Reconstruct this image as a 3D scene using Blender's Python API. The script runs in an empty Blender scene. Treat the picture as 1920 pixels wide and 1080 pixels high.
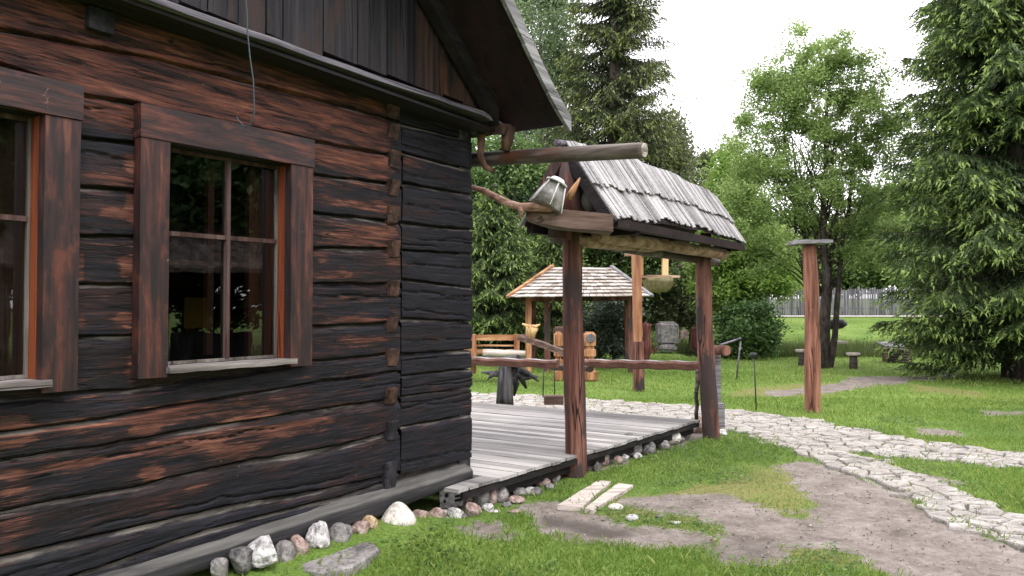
import bpy, bmesh, math, random
import numpy as np
from mathutils import Vector, Matrix
R = math.radians
scene = bpy.context.scene
C = scene.collection
random.seed(7); rng = np.random.default_rng(7)
# ------------------------------------------------------------------ camera
F = 1450.0; HOR = 575.0; CAMH = 1.6
PITCH = math.atan((HOR-540)/F)
cam = bpy.data.objects.new('camera', bpy.data.cameras.new('camera')); C.objects.link(cam)
cam.data.lens = 36*F/1920; cam.data.clip_end = 2000; cam.data.clip_start = .05
cam.location = (0, 0, CAMH); cam.rotation_euler = (R(90)+PITCH, 0, 0)
scene.camera = cam
# ------------------------------------------------------------------ light
SUN_EL, SUN_AZ = 58, 150
w = bpy.data.worlds.new('World'); scene.world = w; w.use_nodes = True
wn = w.node_tree; wn.nodes.clear()
sky = wn.nodes.new('ShaderNodeTexSky'); sky.sky_type = 'NISHITA'; sky.sun_disc = False
sky.sun_elevation = R(SUN_EL); sky.sun_rotation = R(SUN_AZ); sky.dust_density = 3; sky.air_density = 1
mx = wn.nodes.new('ShaderNodeMix'); mx.data_type = 'RGBA'; mx.inputs['Factor'].default_value = .90
mx.inputs['B'].default_value = (17.8, 17.15, 18.2, 1)
bg = wn.nodes.new('ShaderNodeBackground'); bg.inputs['Strength'].default_value = .1
wo = wn.nodes.new('ShaderNodeOutputWorld')
wn.links.new(sky.outputs[0], mx.inputs['A']); wn.links.new(mx.outputs['Result'], bg.inputs[0]); wn.links.new(bg.outputs[0], wo.inputs[0])
sl = bpy.data.lights.new('sun', 'SUN'); sl.energy = 1.3; sl.angle = R(25); sl.color = (1, .97, .92)
so = bpy.data.objects.new('sun', sl); C.objects.link(so)
# light comes from behind/right of the camera, high
so.rotation_euler = (R(90-SUN_EL), 0, R(180-SUN_AZ))
vs = scene.view_settings; vs.view_transform = 'Standard'; vs.look = 'None'; vs.gamma = 1; vs.exposure = .95
vs.use_curve_mapping = False
scene.render.resolution_x = 1920; scene.render.resolution_y = 1080
scene.cycles.max_bounces = 6; scene.cycles.transparent_max_bounces = 8

# ------------------------------------------------------------------ pixel rays -> places
def ray(px, py):
    u = (px-960)/F; v = (540-py)/F; c, s = math.cos(PITCH), math.sin(PITCH)
    y = c-v*s; z = s+v*c
    return u/y, z/y                     # X per metre of depth, height per metre of depth
def PY(px, py, Y):
    a, b = ray(px, py); return Vector((a*Y, Y, CAMH+b*Y))
def PG(px, py, z=0.):
    a, b = ray(px, py); Y = (z-CAMH)/b; return Vector((a*Y, Y, z))
# cabin wall frame: x along the wall, y into the house, z up
WA = math.atan2(1450, 910); WD = 3.65
dv = Vector((math.cos(WA), math.sin(WA), 0)); nv = Vector((dv.y, -dv.x, 0))   # nv points out of the wall
W0 = -WD*nv
def WP(px, py, o=0.):
    a, b = ray(px, py); Y = -(WD-o)/(a*nv.x+nv.y)
    p = Vector((a*Y, Y, 0)); return p.dot(dv), CAMH+b*Y
CORNER = WP(888, 560)[0]

# ------------------------------------------------------------------ numpy value noise
def _h(ix, iy, iz, seed):
    n = (ix*374761393 + iy*668265263 + iz*2147483647 + seed*1274126177) & 0xffffffff
    n = ((n ^ (n >> 13))*1274126177) & 0xffffffff
    n = ((n ^ (n >> 16))*2246822519) & 0xffffffff
    return ((n ^ (n >> 15)) & 0xffff)/65535.
def vnoise(x, y, z=0., seed=0):
    x, y, z = np.broadcast_arrays(np.asarray(x, float), np.asarray(y, float), np.asarray(z, float))
    ix, iy, iz = np.floor(x).astype(np.int64), np.floor(y).astype(np.int64), np.floor(z).astype(np.int64)
    fx, fy, fz = x-ix, y-iy, z-iz
    fx, fy, fz = fx*fx*(3-2*fx), fy*fy*(3-2*fy), fz*fz*(3-2*fz)
    r = 0
    for a in (0, 1):
        for b in (0, 1):
            for c in (0, 1):
                r = r + _h(ix+a, iy+b, iz+c, seed)*(fx if a else 1-fx)*(fy if b else 1-fy)*(fz if c else 1-fz)
    return r
def fbm(x, y, z=0., seed=0, o=4):
    r = 0; a = .5; t = 0
    for k in range(o):
        r = r + a*vnoise(np.asarray(x)*2**k, np.asarray(y)*2**k, np.asarray(z)*2**k, seed+k*17); t += a; a *= .5
    return r/t
def sstep(a, b, x):
    t = np.clip((x-a)/(b-a), 0, 1); return t*t*(3-2*t)

# ------------------------------------------------------------------ object helpers
def tag(o, label=None, cat=None, group=None, kind=None):
    if label: o['label'] = label
    if cat: o['category'] = cat
    if group: o['group'] = group
    if kind: o['kind'] = kind
    return o
def empty(name, loc=(0, 0, 0), rz=0., **k):
    o = bpy.data.objects.new(name, None); C.objects.link(o); o.location = loc; o.rotation_euler = (0, 0, rz)
    o.empty_display_size = .2
    return tag(o, **k)
def npmesh(name, V, Fq, attrs=None, smooth=False):
    """V (n,3) ; Fq (m,k) all faces with k corners"""
    me = bpy.data.meshes.new(name); V = np.asarray(V, np.float32); Fq = np.asarray(Fq, np.int32)
    n, k = Fq.shape
    me.vertices.add(len(V)); me.vertices.foreach_set('co', V.ravel())
    me.loops.add(n*k); me.loops.foreach_set('vertex_index', Fq.ravel())
    me.polygons.add(n); me.polygons.foreach_set('loop_start', np.arange(0, n*k, k, dtype=np.int32))
    me.polygons.foreach_set('loop_total', np.full(n, k, np.int32))
    if smooth: me.polygons.foreach_set('use_smooth', np.ones(n, bool))
    me.update(calc_edges=True); me.validate()
    for a, val in (attrs or {}).items():
        at = me.attributes.new(a, 'FLOAT', 'POINT'); at.data.foreach_set('value', np.asarray(val, np.float32))
    return me
def link(name, me, mat, parent=None, loc=(0, 0, 0), **k):
    o = bpy.data.objects.new(name, me); C.objects.link(o); me.materials.append(mat)
    if parent is not None: o.parent = parent
    o.location = loc
    return tag(o, **k)
class G:
    def __init__(s): s.v = []; s.f = []; s.sm = []
    def add(s, vs_, fs, smooth=False):
        b = len(s.v); s.v += [tuple(p) for p in vs_]; s.f += [tuple(b+i for i in f) for f in fs]; s.sm += [smooth]*len(fs); return s
    def hexa(s, p):    # 8 points: bottom ring 0-3, top ring 4-7
        return s.add(p, [(3, 2, 1, 0), (4, 5, 6, 7), (0, 1, 5, 4), (1, 2, 6, 5), (2, 3, 7, 6), (3, 0, 4, 7)])
    def box(s, a, b):
        x0, y0, z0 = a; x1, y1, z1 = b
        return s.hexa([(x0, y0, z0), (x1, y0, z0), (x1, y1, z0), (x0, y1, z0), (x0, y0, z1), (x1, y0, z1), (x1, y1, z1), (x0, y1, z1)])
    def beam(s, p, q, w_, h_, n=1, jit=0., up=(0, 0, 1), taper=1.):
        """rectangular beam from p to q, subdivided n times with a little wobble"""
        p, q = Vector(p), Vector(q); t = (q-p).normalized(); u = Vector(up)
        a = t.cross(u).normalized(); c = a.cross(t).normalized(); vs_ = []; fs = []
        for i in range(n+1):
            k = i/n; m = p.lerp(q, k); sc = 1+(taper-1)*k
            for (x, y) in ((-1, -1), (1, -1), (1, 1), (-1, 1)):
                j = Vector((random.uniform(-jit, jit), random.uniform(-jit, jit), random.uniform(-jit, jit)))
                vs_.append(m+a*x*w_/2*sc+c*y*h_/2*sc+j)
            if i:
                b = 4*i
                for e in range(4):
                    g = (e+1) % 4; fs.append((b-4+e, b-4+g, b+g, b+e))
        b = 4*n; fs += [(3, 2, 1, 0), (b, b+1, b+2, b+3)]
        return s.add(vs_, fs)
    def tube(s, pts, rad, n=12, rough=0., seed=0, cap=True, flat=1.):
        pts = [Vector(p) for p in pts]; m = len(pts)
        if not hasattr(rad, '__len__'): rad = [rad]*m
        vs_ = []; fs = []; prev = None
        for i, p in enumerate(pts):
            t = (pts[min(i+1, m-1)]-pts[max(i-1, 0)]).normalized()
            if prev is None: a = t.orthogonal().normalized()
            else: a = (prev-t*prev.dot(t)).normalized()
            prev = a; b = t.cross(a)
            for j in range(n):
                th = 2*math.pi*j/n; r = rad[i]
                if rough: r *= 1+rough*(2*float(vnoise(math.cos(th)*2.2+5, math.sin(th)*2.2+5, i*.35, seed))-1)
                vs_.append(p+a*math.cos(th)*r+b*math.sin(th)*r*flat)
        for i in range(m-1):
            for j in range(n):
                k = (j+1) % n; fs.append((i*n+j, i*n+k, (i+1)*n+k, (i+1)*n+j))
        s.add(vs_, fs, True)
        if cap:
            b = len(s.v)-m*n
            s.f += [tuple(b+j for j in reversed(range(n))), tuple(b+(m-1)*n+j for j in range(n))]; s.sm += [False, False]
        return s
    def mesh(s, name, off=(0, 0, 0)):
        me = bpy.data.meshes.new(name); o = Vector(off)
        me.from_pydata([tuple(Vector(p)-o) for p in s.v], [], s.f); me.update()
        me.polygons.foreach_set('use_smooth', s.sm)
        return me
def part(name, g, mat, root, local=False, **k):
    """part in world coordinates under an unrotated root, or (local) in the root's own frame"""
    top = root
    off = (0, 0, 0) if local else tuple(root_loc(root))
    return link(name, g.mesh(name, off), mat, root, **k)
def root_loc(r):
    v = Vector(r.location)
    while r.parent: r = r.parent; v += Vector(r.location)
    return v
def single(name, g, mat, loc, **k):
    return link(name, g.mesh(name, loc), mat, None, loc, **k)
def jit_pts(p, q, n, amp, seed=0, sag=0.):
    p, q = Vector(p), Vector(q); r = random.Random(seed); out = []
    for i in range(n+1):
        k = i/n; m = p.lerp(q, k); e = min(1, 4*k*(1-k)+.3)
        out.append(m+Vector((r.uniform(-1, 1), r.uniform(-1, 1), r.uniform(-1, 1)))*amp*e-Vector((0, 0, sag*4*k*(1-k))))
    return out

# ------------------------------------------------------------------ node helpers
class M:
    def __init__(s, name, rough=.8, spec=.3):
        s.m = bpy.data.materials.new(name); s.m.use_nodes = True; s.t = s.m.node_tree
        s.b = s.t.nodes['Principled BSDF']; s.b.inputs['Roughness'].default_value = rough
        s.b.inputs['Specular IOR Level'].default_value = spec
        s.out = s.t.nodes['Material Output']
        s.co = s.t.nodes.new('ShaderNodeTexCoord')
    def nd(s, ty, **k):
        n = s.t.nodes.new(ty)
        for a, v in k.items(): setattr(n, a, v)
        return n
    def L(s, a, b): s.t.links.new(a, b)
    def coords(s, sc=(1, 1, 1), rot=(0, 0, 0), src='Object'):
        mp = s.nd('ShaderNodeMapping'); mp.inputs['Scale'].default_value = sc; mp.inputs['Rotation'].default_value = rot
        s.L(s.co.outputs[src], mp.inputs[0]); return mp.outputs[0]
    def noise(s, sc=(1, 1, 1), scale=1., detail=4., rough=.55, dist=0., vec=None):
        n = s.nd('ShaderNodeTexNoise'); s.L(vec if vec is not None else s.coords(sc), n.inputs['Vector'])
        n.inputs['Scale'].default_value = scale; n.inputs['Detail'].default_value = detail
        n.inputs['Roughness'].default_value = rough; n.inputs['Distortion'].default_value = dist
        return n.outputs[0]
    def voro(s, sc=(1, 1, 1), scale=1., feature='F1', out='Distance'):
        n = s.nd('ShaderNodeTexVoronoi'); n.feature = feature; s.L(s.coords(sc), n.inputs['Vector']); n.inputs['Scale'].default_value = scale
        return n.outputs[out]
    def ramp(s, f, stops, interp='LINEAR'):
        n = s.nd('ShaderNodeValToRGB'); e = n.color_ramp.elements; n.color_ramp.interpolation = interp
        while len(e) < len(stops): e.new(.5)
        for i, (p, c) in enumerate(stops):
            e[i].position = p; e[i].color = (*c, 1) if hasattr(c, '__len__') else (c, c, c, 1)
        s.L(f, n.inputs[0]); return n.outputs[0]
    def math(s, op, a, b=0., clamp=False):
        n = s.nd('ShaderNodeMath', operation=op, use_clamp=clamp)
        for i, v in enumerate((a, b)):
            if isinstance(v, (int, float)): n.inputs[i].default_value = v
            else: s.L(v, n.inputs[i])
        return n.outputs[0]
    def mapr(s, v, a, b, c=0., d=1., smooth=True):
        n = s.nd('ShaderNodeMapRange'); n.interpolation_type = 'SMOOTHSTEP' if smooth else 'LINEAR'
        s.L(v, n.inputs[0])
        for i, x in enumerate((a, b, c, d)): n.inputs[i+1].default_value = x
        return n.outputs[0]
    def mix(s, f, a, b, blend='MIX'):
        n = s.nd('ShaderNodeMix', data_type='RGBA', blend_type=blend)
        for key, v in (('Factor', f), ('A', a), ('B', b)):
            if isinstance(v, (int, float)) and key == 'Factor': n.inputs[key].default_value = v
            elif isinstance(v, tuple): n.inputs[key].default_value = (*v, 1)
            else: s.L(v, n.inputs[key])
        return n.outputs['Result']
    def attr(s, name):
        n = s.nd('ShaderNodeAttribute'); n.attribute_name = name; return n.outputs['Fac']
    def bump(s, h, strength=.5, dist=.02, prev=None):
        n = s.nd('ShaderNodeBump'); n.inputs['Strength'].default_value = strength; n.inputs['Distance'].default_value = dist
        s.L(h, n.inputs['Height'])
        if prev is not None: s.L(prev, n.inputs['Normal'])
        return n.outputs[0]
    def done(s, col, normal=None, rough=None):
        if isinstance(col, tuple): s.b.inputs['Base Color'].default_value = (*col, 1)
        else: s.L(col, s.b.inputs['Base Color'])
        if normal is not None: s.L(normal, s.b.inputs['Normal'])
        if rough is not None: s.L(rough, s.b.inputs['Roughness'])
        return s.m
def wood(name, c0, c1, c2, axis='Z', fine=30, along=1.5, rough=.8, crack=.5, patch=None, patch_amt=.5, bump=.5, spec=.25):
    """streaky wood: grain along one axis of the thing, with dark drying cracks and an optional patch colour"""
    m = M(name, rough, spec); a = along
    sc = {'X': (a, fine, fine), 'Y': (fine, a, fine), 'Z': (fine, fine, a)}[axis]
    lo = tuple(v*.28 for v in sc)
    n1 = m.noise(sc, 1, 5, .65, .3); n2 = m.noise(lo, 1, 4, .6, .4)
    col = m.ramp(m.math('ADD', m.math('MULTIPLY', n1, .55), m.math('MULTIPLY', n2, .5)), [(.41, c0), (.51, c1), (.63, c2)])
    cn = m.noise(tuple(v*.30 for v in sc), 1, 3, .5, .3); cm = m.noise(tuple(v*.2 for v in sc), 1.7, 2, .5)
    ck = m.math('MULTIPLY', m.mapr(m.math('ABSOLUTE', m.math('SUBTRACT', cn, .5)), .012, .004), m.mapr(cm, .46, .52))
    col = m.mix(m.math('MULTIPLY', ck, crack), col, tuple(x*.18 for x in c0))
    if patch:
        pm = m.mapr(m.noise(tuple(v*.12 if v > 5 else v*.9 for v in sc), 1.3, 5, .6), .62-patch_amt*.2, .72-patch_amt*.2)
        col = m.mix(pm, col, patch)
    h = m.math('SUBTRACT', m.math('ADD', n1, n2), m.math('MULTIPLY', ck, 1.2))
    return m.done(col, m.bump(h, bump, .012))

# ================================================================== materials
def log_material():
    m = M('charred_log', .6, .22)
    wear, bev, red = m.attr('wear'), m.attr('bevel'), m.attr('red')
    fine = m.noise((2.6, 2, 62), 1, 8, .78, .2)
    mid = m.noise((1.6, 2, 15), 1, 6, .68, .3)
    pat = m.noise((2.6, 2, 19), 1, 6, .72, .35)
    big = m.noise((.9, 1, 4), 1, 3, .5)
    char = m.ramp(fine, [(.40, (.002, .002, .003)), (.49, (.006, .006, .0098)), (.58, (.0135, .0135, .021)), (.68, (.042, .041, .052))])
    brown = m.ramp(m.math('ADD', m.math('MULTIPLY', fine, .5), m.math('MULTIPLY', mid, .5)),
                   [(.42, (.012, .007, .006)), (.48, (.055, .020, .013)), (.53, (.095, .036, .025)), (.59, (.165, .070, .042)), (.67, (.31, .17, .105))])
    redc = m.ramp(m.math('ADD', m.math('MULTIPLY', fine, .45), m.math('MULTIPLY', mid, .55)),
                  [(.42, (.008, .005, .005)), (.47, (.034, .013, .010)), (.53, (.095, .032, .021)), (.59, (.17, .062, .036)), (.67, (.32, .16, .10))])
    brown = m.mix(red, brown, redc)
    f = m.math('ADD', wear, m.math('MULTIPLY', m.math('SUBTRACT', pat, .5), 1.7))
    f = m.math('ADD', f, m.math('MULTIPLY', m.math('SUBTRACT', fine, .5), 1.5))
    grain = m.noise((5, 2, 150), 1, 3, .6)
    f = m.math('ADD', f, m.math('MULTIPLY', m.math('SUBTRACT', grain, .5), .6))
    mar = m.ramp(m.math('ADD', m.math('MULTIPLY', fine, .5), m.math('MULTIPLY', mid, .5)), [(.42, (.003, .0025, .003)), (.5, (.015, .0078, .0078)), (.58, (.042, .018, .0155)), (.66, (.085, .045, .038))])
    char = m.mix(m.mapr(m.math('ADD', f, m.math('MULTIPLY', m.math('SUBTRACT', big, .5), 1.2)), .02, .42), char, mar)
    col = m.mix(m.mapr(f, .46, .68), char, brown)
    grey = m.ramp(mid, [(.40, (.017, .015, .014)), (.5, (.055, .048, .042)), (.60, (.14, .125, .11))])
    g = m.mapr(m.math('ADD', bev, m.math('MULTIPLY', m.math('SUBTRACT', mid, .5), 1.1)), .45, .75)
    col = m.mix(g, col, grey)
    cn = m.noise((.55, 1, 9.5), 1, 4, .55, .25); cm = m.noise((1.1, 1, 7), 1.3, 2, .5)
    ck = m.math('MULTIPLY', m.mapr(m.math('ABSOLUTE', m.math('SUBTRACT', cn, .5)), .010, .003), m.mapr(cm, .47, .53))
    cn = m.noise((1.3, 1, 24), 1, 4, .55, .2); cm = m.noise((1.4, 1, 9), 1.3, 2, .5)
    ckb = m.math('MULTIPLY', m.mapr(m.math('ABSOLUTE', m.math('SUBTRACT', cn, .5)), .016, .005), m.mapr(cm, .50, .56)); ck = m.math('MAXIMUM', ck, m.math('MULTIPLY', ckb, .7))
    col = m.mix(m.math('MULTIPLY', ck, .85), col, (.004, .003, .003))
    ck2 = m.mapr(m.noise((2.2, 1, 60), 1, 3, .55, .2), .66, .69); col = m.mix(m.math('MULTIPLY', ck2, .8), col, (.003, .003, .003))
    ck3 = m.mapr(m.noise((1.7, 1, 85), 1, 3, .6, .1), .70, .74); col = m.mix(m.math('MULTIPLY', ck3, .55), col, (.15, .12, .10))
    # small pale scars
    sc = m.mapr(m.voro((9, 9, 22), 1), .07, .03)
    sc = m.math('MULTIPLY', sc, m.mapr(big, .5, .6))
    col = m.mix(m.math('MULTIPLY', sc, .6), col, (.25, .21, .17))
    h = m.math('ADD', m.math('MULTIPLY', fine, .8), mid)
    h = m.math('SUBTRACT', h, m.math('MULTIPLY', ck, 1.5))
    h = m.math('ADD', h, m.math('MULTIPLY', m.mapr(f, .42, .66), -.25))
    return m.done(col, m.bump(h, .65, .010), m.mapr(fine, .3, .7, .45, .75))
MLOG = log_material()
def painted_board(axis):
    m = M('dark_red_stained_board', .5, .4)
    sc = {'X': (2, 20, 40), 'Z': (40, 20, 2)}[axis]
    f = m.noise(sc, 1, 5, .6, .2); p = m.noise(tuple(v*.3 if v > 5 else v for v in sc), 1.6, 4, .6, .4)
    col = m.ramp(m.math('ADD', m.math('MULTIPLY', f, .35), m.math('MULTIPLY', p, .65)), [(.40, (.011, .007, .008)), (.50, (.026, .012, .012)), (.58, (.060, .020, .015)), (.67, (.12, .045, .030))])
    bl = m.noise((9, 5, 4) if axis == 'Z' else (4, 5, 9), 1.3, 5, .65, .0)
    col = m.mix(m.math('MULTIPLY', m.mapr(bl, .54, .70), .62), col, (.105, .032, .021))
    s = m.mapr(m.noise((14, 14, 9), 1.2, 5, .75, .1), .665, .70); col = m.mix(m.math('MULTIPLY', s, .8), col, (.27, .13, .09))
    return m.done(col, m.bump(m.math('ADD', f, m.math('MULTIPLY', s, -.6)), .35, .008))
MCAS_X, MCAS_Z = painted_board('X'), painted_board('Z')
MREVEAL = wood('orange_red_stain', (.05, .012, .006), (.12, .026, .010), (.20, .05, .018), 'Z', 26, 1.2, .5, .5)
MINNER = wood('dull_red_sash', (.035, .012, .010), (.065, .021, .015), (.10, .034, .022), 'Z', 26, 1.2, .55, .5)
MMUNT = wood('grey_brown_muntin', (.022, .010, .009), (.045, .020, .017), (.085, .055, .05), 'Z', 24, 1.5, .6, .6)
MSILL = wood('weathered_pale_sill', (.07, .058, .055), (.15, .13, .125), (.30, .28, .27), 'X', 30, 1.2, .75, .8)
MSASH = wood('worn_grey_sash', (.04, .033, .028), (.085, .072, .062), (.16, .145, .13), 'Z', 24, 1.5, .7, .6)
MGREYW = wood('silver_grey_wood', (.08, .077, .08), (.16, .155, .16), (.28, .275, .28), 'X', 34, 1.0, .8, .7)
MGREYL = wood('silver_grey_board_long', (.045, .040, .050), (.115, .102, .125), (.22, .20, .235), 'X', 34, 1.0, .8, .5)
MBLACK = wood('blackened_underside_and_void', (.005, .004, .005), (.009, .007, .008), (.018, .013, .013), 'X', 24, 1, .7, .3)
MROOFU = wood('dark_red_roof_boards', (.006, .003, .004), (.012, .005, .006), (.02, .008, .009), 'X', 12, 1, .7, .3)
MGABLE = wood('dark_gable_board', (.005, .005, .007), (.012, .011, .014), (.030, .025, .027), 'Z', 26, .9, .6, .5, patch=(.028, .017, .014), patch_amt=.2)
MENDS = wood('brown_log_end', (.012, .007, .006), (.038, .019, .014), (.085, .044, .032), 'Y', 22, 14, .7, .6)
MPOST = wood('red_brown_round_post', (.035, .015, .012), (.105, .042, .030), (.21, .105, .075), 'Z', 20, 1.1, .8, .95, patch=(.040, .028, .026), patch_amt=.72, bump=1.0)
MPOSTY = wood('orange_post', (.13, .055, .03), (.26, .12, .06), (.42, .24, .14), 'Z', 14, 1.1, .7, .7)
MDARKLOG = wood('grey_brown_pole', (.03, .023, .019), (.07, .056, .048), (.17, .145, .13), 'X', 18, 1.0, .7, .8, patch=(.15, .06, .035), patch_amt=.2)
MYEL = wood('yellow_pole', (.11, .065, .042), (.27, .175, .11), (.42, .31, .21), 'X', 16, 1.2, .7, .6)
MYELZ = wood('yellow_wood', (.26, .15, .06), (.44, .28, .12), (.60, .42, .22), 'Z', 16, 1.2, .7, .5)
MORANGE = wood('orange_wood', (.14, .06, .026), (.29, .14, .06), (.45, .27, .14), 'X', 16, 1.4, .65, .6)
MORANGEZ = wood('orange_carved_wood', (.14, .055, .025), (.28, .125, .055), (.44, .25, .13), 'Z', 16, 1.4, .65, .6)
MSHING = wood('silver_shingle', (.10, .098, .10), (.22, .215, .225), (.40, .39, .40), 'X', 26, 26, .75, .5)
MSLAB = wood('brown_slab', (.035, .021, .016), (.09, .055, .042), (.18, .125, .10), 'X', 14, 1.5, .75, .7)
MBRANCH = wood('pinkish_bare_branch', (.14, .07, .05), (.30, .17, .125), (.45, .30, .24), 'X', 20, 6, .7, .6)
MBARK = wood('dark_bark', (.018, .014, .012), (.045, .036, .030), (.09, .075, .065), 'Z', 14, 5, .9, .6, bump=.9)
MBIRCH = wood('birch_bark', (.10, .09, .08), (.45, .44, .42), (.6, .6, .58), 'X', 2.5, 9, .8, .5)
MCHAR = wood('black_stump', (.012, .012, .014), (.035, .034, .038), (.09, .085, .085), 'Z', 16, 1.5, .8, .6)
MPALE = wood('pale_new_shingle', (.33, .25, .20), (.52, .44, .38), (.68, .62, .57), 'X', 10, 2.5, .8, .3)
MBOARD = wood('pale_plank', (.22, .18, .15), (.38, .33, .29), (.52, .47, .42), 'X', 22, 1.2, .8, .6)
MRED = wood('dark_red_carving', (.05, .016, .014), (.11, .035, .028), (.18, .07, .05), 'Z', 12, 2, .7, .6)
def deck_mat():
    m = M('grey_deck_boards', .75, .35)
    brd = m.nd('ShaderNodeTexWhiteNoise', noise_dimensions='1D')
    sp = m.nd('ShaderNodeSeparateXYZ'); m.L(m.co.outputs['Object'], sp.inputs[0])
    fl = m.math('FLOOR', m.math('DIVIDE', sp.outputs[0], .125)); m.L(fl, brd.inputs['W'])
    f = m.noise((34, 1.3, 30), 1, 5, .65, .2); g = m.noise((1.3, .35, 1), 1, 4, .6)
    v = m.math('ADD', m.math('MULTIPLY', f, .45), m.math('ADD', m.math('MULTIPLY', brd.outputs[0], .2), m.math('MULTIPLY', g, .45)))
    col = m.ramp(v, [(.40, (.09, .086, .083)), (.52, (.205, .196, .186)), (.64, (.33, .316, .30)), (.76, (.44, .41, .375))])
    ck = m.mapr(m.noise((40, 1, 30), 1, 2, .5), .66, .68); col = m.mix(ck, col, (.03, .027, .025))
    return m.done(col, m.bump(f, .5, .006))
MDECK = deck_mat()
def glass_mat():
    m = M('window_glass', .02); t = m.t
    gl = m.nd('ShaderNodeBsdfGlossy'); gl.inputs['Roughness'].default_value = .015
    wv = m.noise((3, 3, 3), 1, 2, .5); gl.inputs['Color'].default_value = (.9, .95, .95, 1)
    m.L(m.bump(wv, .03, .02), gl.inputs['Normal'])
    tr = m.nd('ShaderNodeBsdfTransparent'); tr.inputs['Color'].default_value = (.72, .78, .76, 1)
    fr = m.nd('ShaderNodeFresnel'); fr.inputs['IOR'].default_value = 1.52
    mx_ = m.nd('ShaderNodeMixShader'); m.L(m.math('MULTIPLY', fr.outputs[0], 1.9, True), mx_.inputs[0])
    m.L(tr.outputs[0], mx_.inputs[1]); m.L(gl.outputs[0], mx_.inputs[2])
    m.L(mx_.outputs[0], m.out.inputs['Surface']); return m.m
MGLASS = glass_mat()
def plain(name, col, rough=.8, n=6., amt=.25, spec=.3):
    m = M(name, rough, spec); f = m.noise((n, n, n), 1, 5, .65)
    c0 = tuple(x*(1-amt) for x in col); c1 = tuple(min(1, x*(1+amt)) for x in col)
    return m.done(m.ramp(f, [(.3, c0), (.7, c1)]), m.bump(f, .4, .02))
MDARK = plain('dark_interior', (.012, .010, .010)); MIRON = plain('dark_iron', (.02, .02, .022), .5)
MWIRE = plain('blue_grey_cable', (.035, .050, .060), .5)
MGALV = plain('brushed_zinc', (.5, .5, .5), .4)

# ================================================================== the cabin
cabin = empty('log_cabin', tuple(W0), WA, label='old log cabin of charred and red-brown timbers with two windows and a dark gable', cat='cabin')
S0 = -2.2; SEND = CORNER
def curve(pts):
    q = sorted(WP(x, y) for x, y in pts); return np.array([p[0] for p in q]), np.array([p[1] for p in q])
# seams between courses read from top to bottom, left of the notch column
SL = [
 [(210, 14), (500, 92), (713, 152)],
 [(0, 55), (150, 82), (300, 112), (500, 163), (713, 217)],
 [(0, 122), (163, 180), (260, 195), (590, 264), (725, 290)],
 [(153, 257), (257, 268), (588, 326), (723, 345)],
 [(150, 349), (257, 357), (587, 399), (723, 414)],
 [(148, 440), (257, 443), (588, 465), (723, 468)],
 [(148, 532), (255, 535), (588, 533), (723, 532)],
 [(146, 631), (250, 631), (588, 611), (723, 607)],
 [(144, 738), (250, 731), (450, 702), (583, 681), (723, 665)],
 [(0, 812), (160, 792), (293, 768), (420, 747), (587, 720), (723, 700)],
 [(0, 862), (187, 838), (400, 800), (640, 763), (723, 751)],
 [(0, 960), (267, 910), (467, 863), (640, 834), (723, 813)],
 [(0, 1046), (267, 986), (433, 948), (640, 910), (723, 893)],
 [(150, 1080), (400, 990), (640, 932), (715, 906)],
 [(200, 1100), (400, 1030), (600, 962), (713, 924)],
]
SR = [
 [(752, 162), (883, 215)],
 [(750, 228), (885, 263)], [(752, 286), (887, 320)], [(755, 344), (888, 366)], [(755, 418), (888, 431)], [(753, 469), (888, 477)],
 [(753, 523), (888, 541)], [(753, 598), (887, 605)], [(752, 665), (885, 655)], [(752, 704), (885, 692)], [(752, 743), (880, 727)],
 [(752, 800), (880, 778)], [(750, 893), (875, 863)]]
NS0, NS1 = WP(722, 560)[0], WP(752, 560)[0]; NC = (NS0+NS1)/2
# worn patches: (px, py, half width px, half height px, amount)
WEAR = [(20, 812, 45, 32, .8), (235, 783, 160, 12, .62), (270, 800, 28, 14, .9), (330, 772, 75, 16, .75), (150, 800, 60, 14, .4), (460, 775, 60, 26, .62), (545, 742, 40, 10, .45),
 (20, 889, 30, 9, .95), (150, 868, 85, 8, .85), (320, 838, 90, 12, .85), (400, 826, 30, 14, .9), (500, 805, 110, 10, .7), (440, 845, 60, 20, .6), (285, 888, 22, 20, .75), (30, 915, 35, 20, .55),
 (560, 800, 90, 16, .5), (30, 990, 40, 22, .5), (305, 950, 30, 12, .5), (370, 915, 22, 9, .45), (20, 1040, 30, 20, .45), (640, 765, 50, 10, .4),
 (655, 290, 75, 34, .8), (655, 340, 80, 16, .35), (660, 383, 70, 8, .55), (725, 392, 30, 14, .5), (690, 430, 70, 9, .55), (665, 447, 45, 13, .75), (715, 450, 26, 14, .7), (625, 440, 30, 8, .4),
 (600, 485, 18, 14, .5), (625, 516, 45, 10, .5), (640, 563, 45, 7, .35), (670, 600, 60, 8, .55), (690, 640, 40, 9, .8), (655, 638, 26, 6, .5), (595, 640, 16, 24, .2), (660, 705, 60, 12, .35),
 (738, 490, 14, 18, .55), (738, 580, 12, 20, .4), (738, 430, 14, 18, .5), (760, 300, 30, 14, .25),
 (250, 385, 16, 32, .9), (215, 400, 30, 10, .75), (245, 500, 20, 24, .9), (152, 500, 8, 28, .7), (240, 600, 26, 14, .7), (152, 600, 9, 14, .6), (250, 690, 14, 26, .7), (200, 335, 50, 10, .6), (245, 305, 14, 18, .6),
 (205, 225, 60, 12, .65), (90, 240, 60, 9, .6), (600, 640, 20, 5, .4)]
WEAR = [(WP(x, y), WP(x+a, y)[0]-WP(x, y)[0], abs(WP(x, y+b)[1]-WP(x, y)[1]), k) for x, y, a, b, k in WEAR]
WIN = []      # windows: corners of the casing and of the opening in wall coordinates
def wn_rect(l, t, r, b, il, it, ir, ib): return dict(l=l, t=t, r=r, b=b, il=il, it=it, ir=ir, ib=ib)
PR = .062
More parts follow.
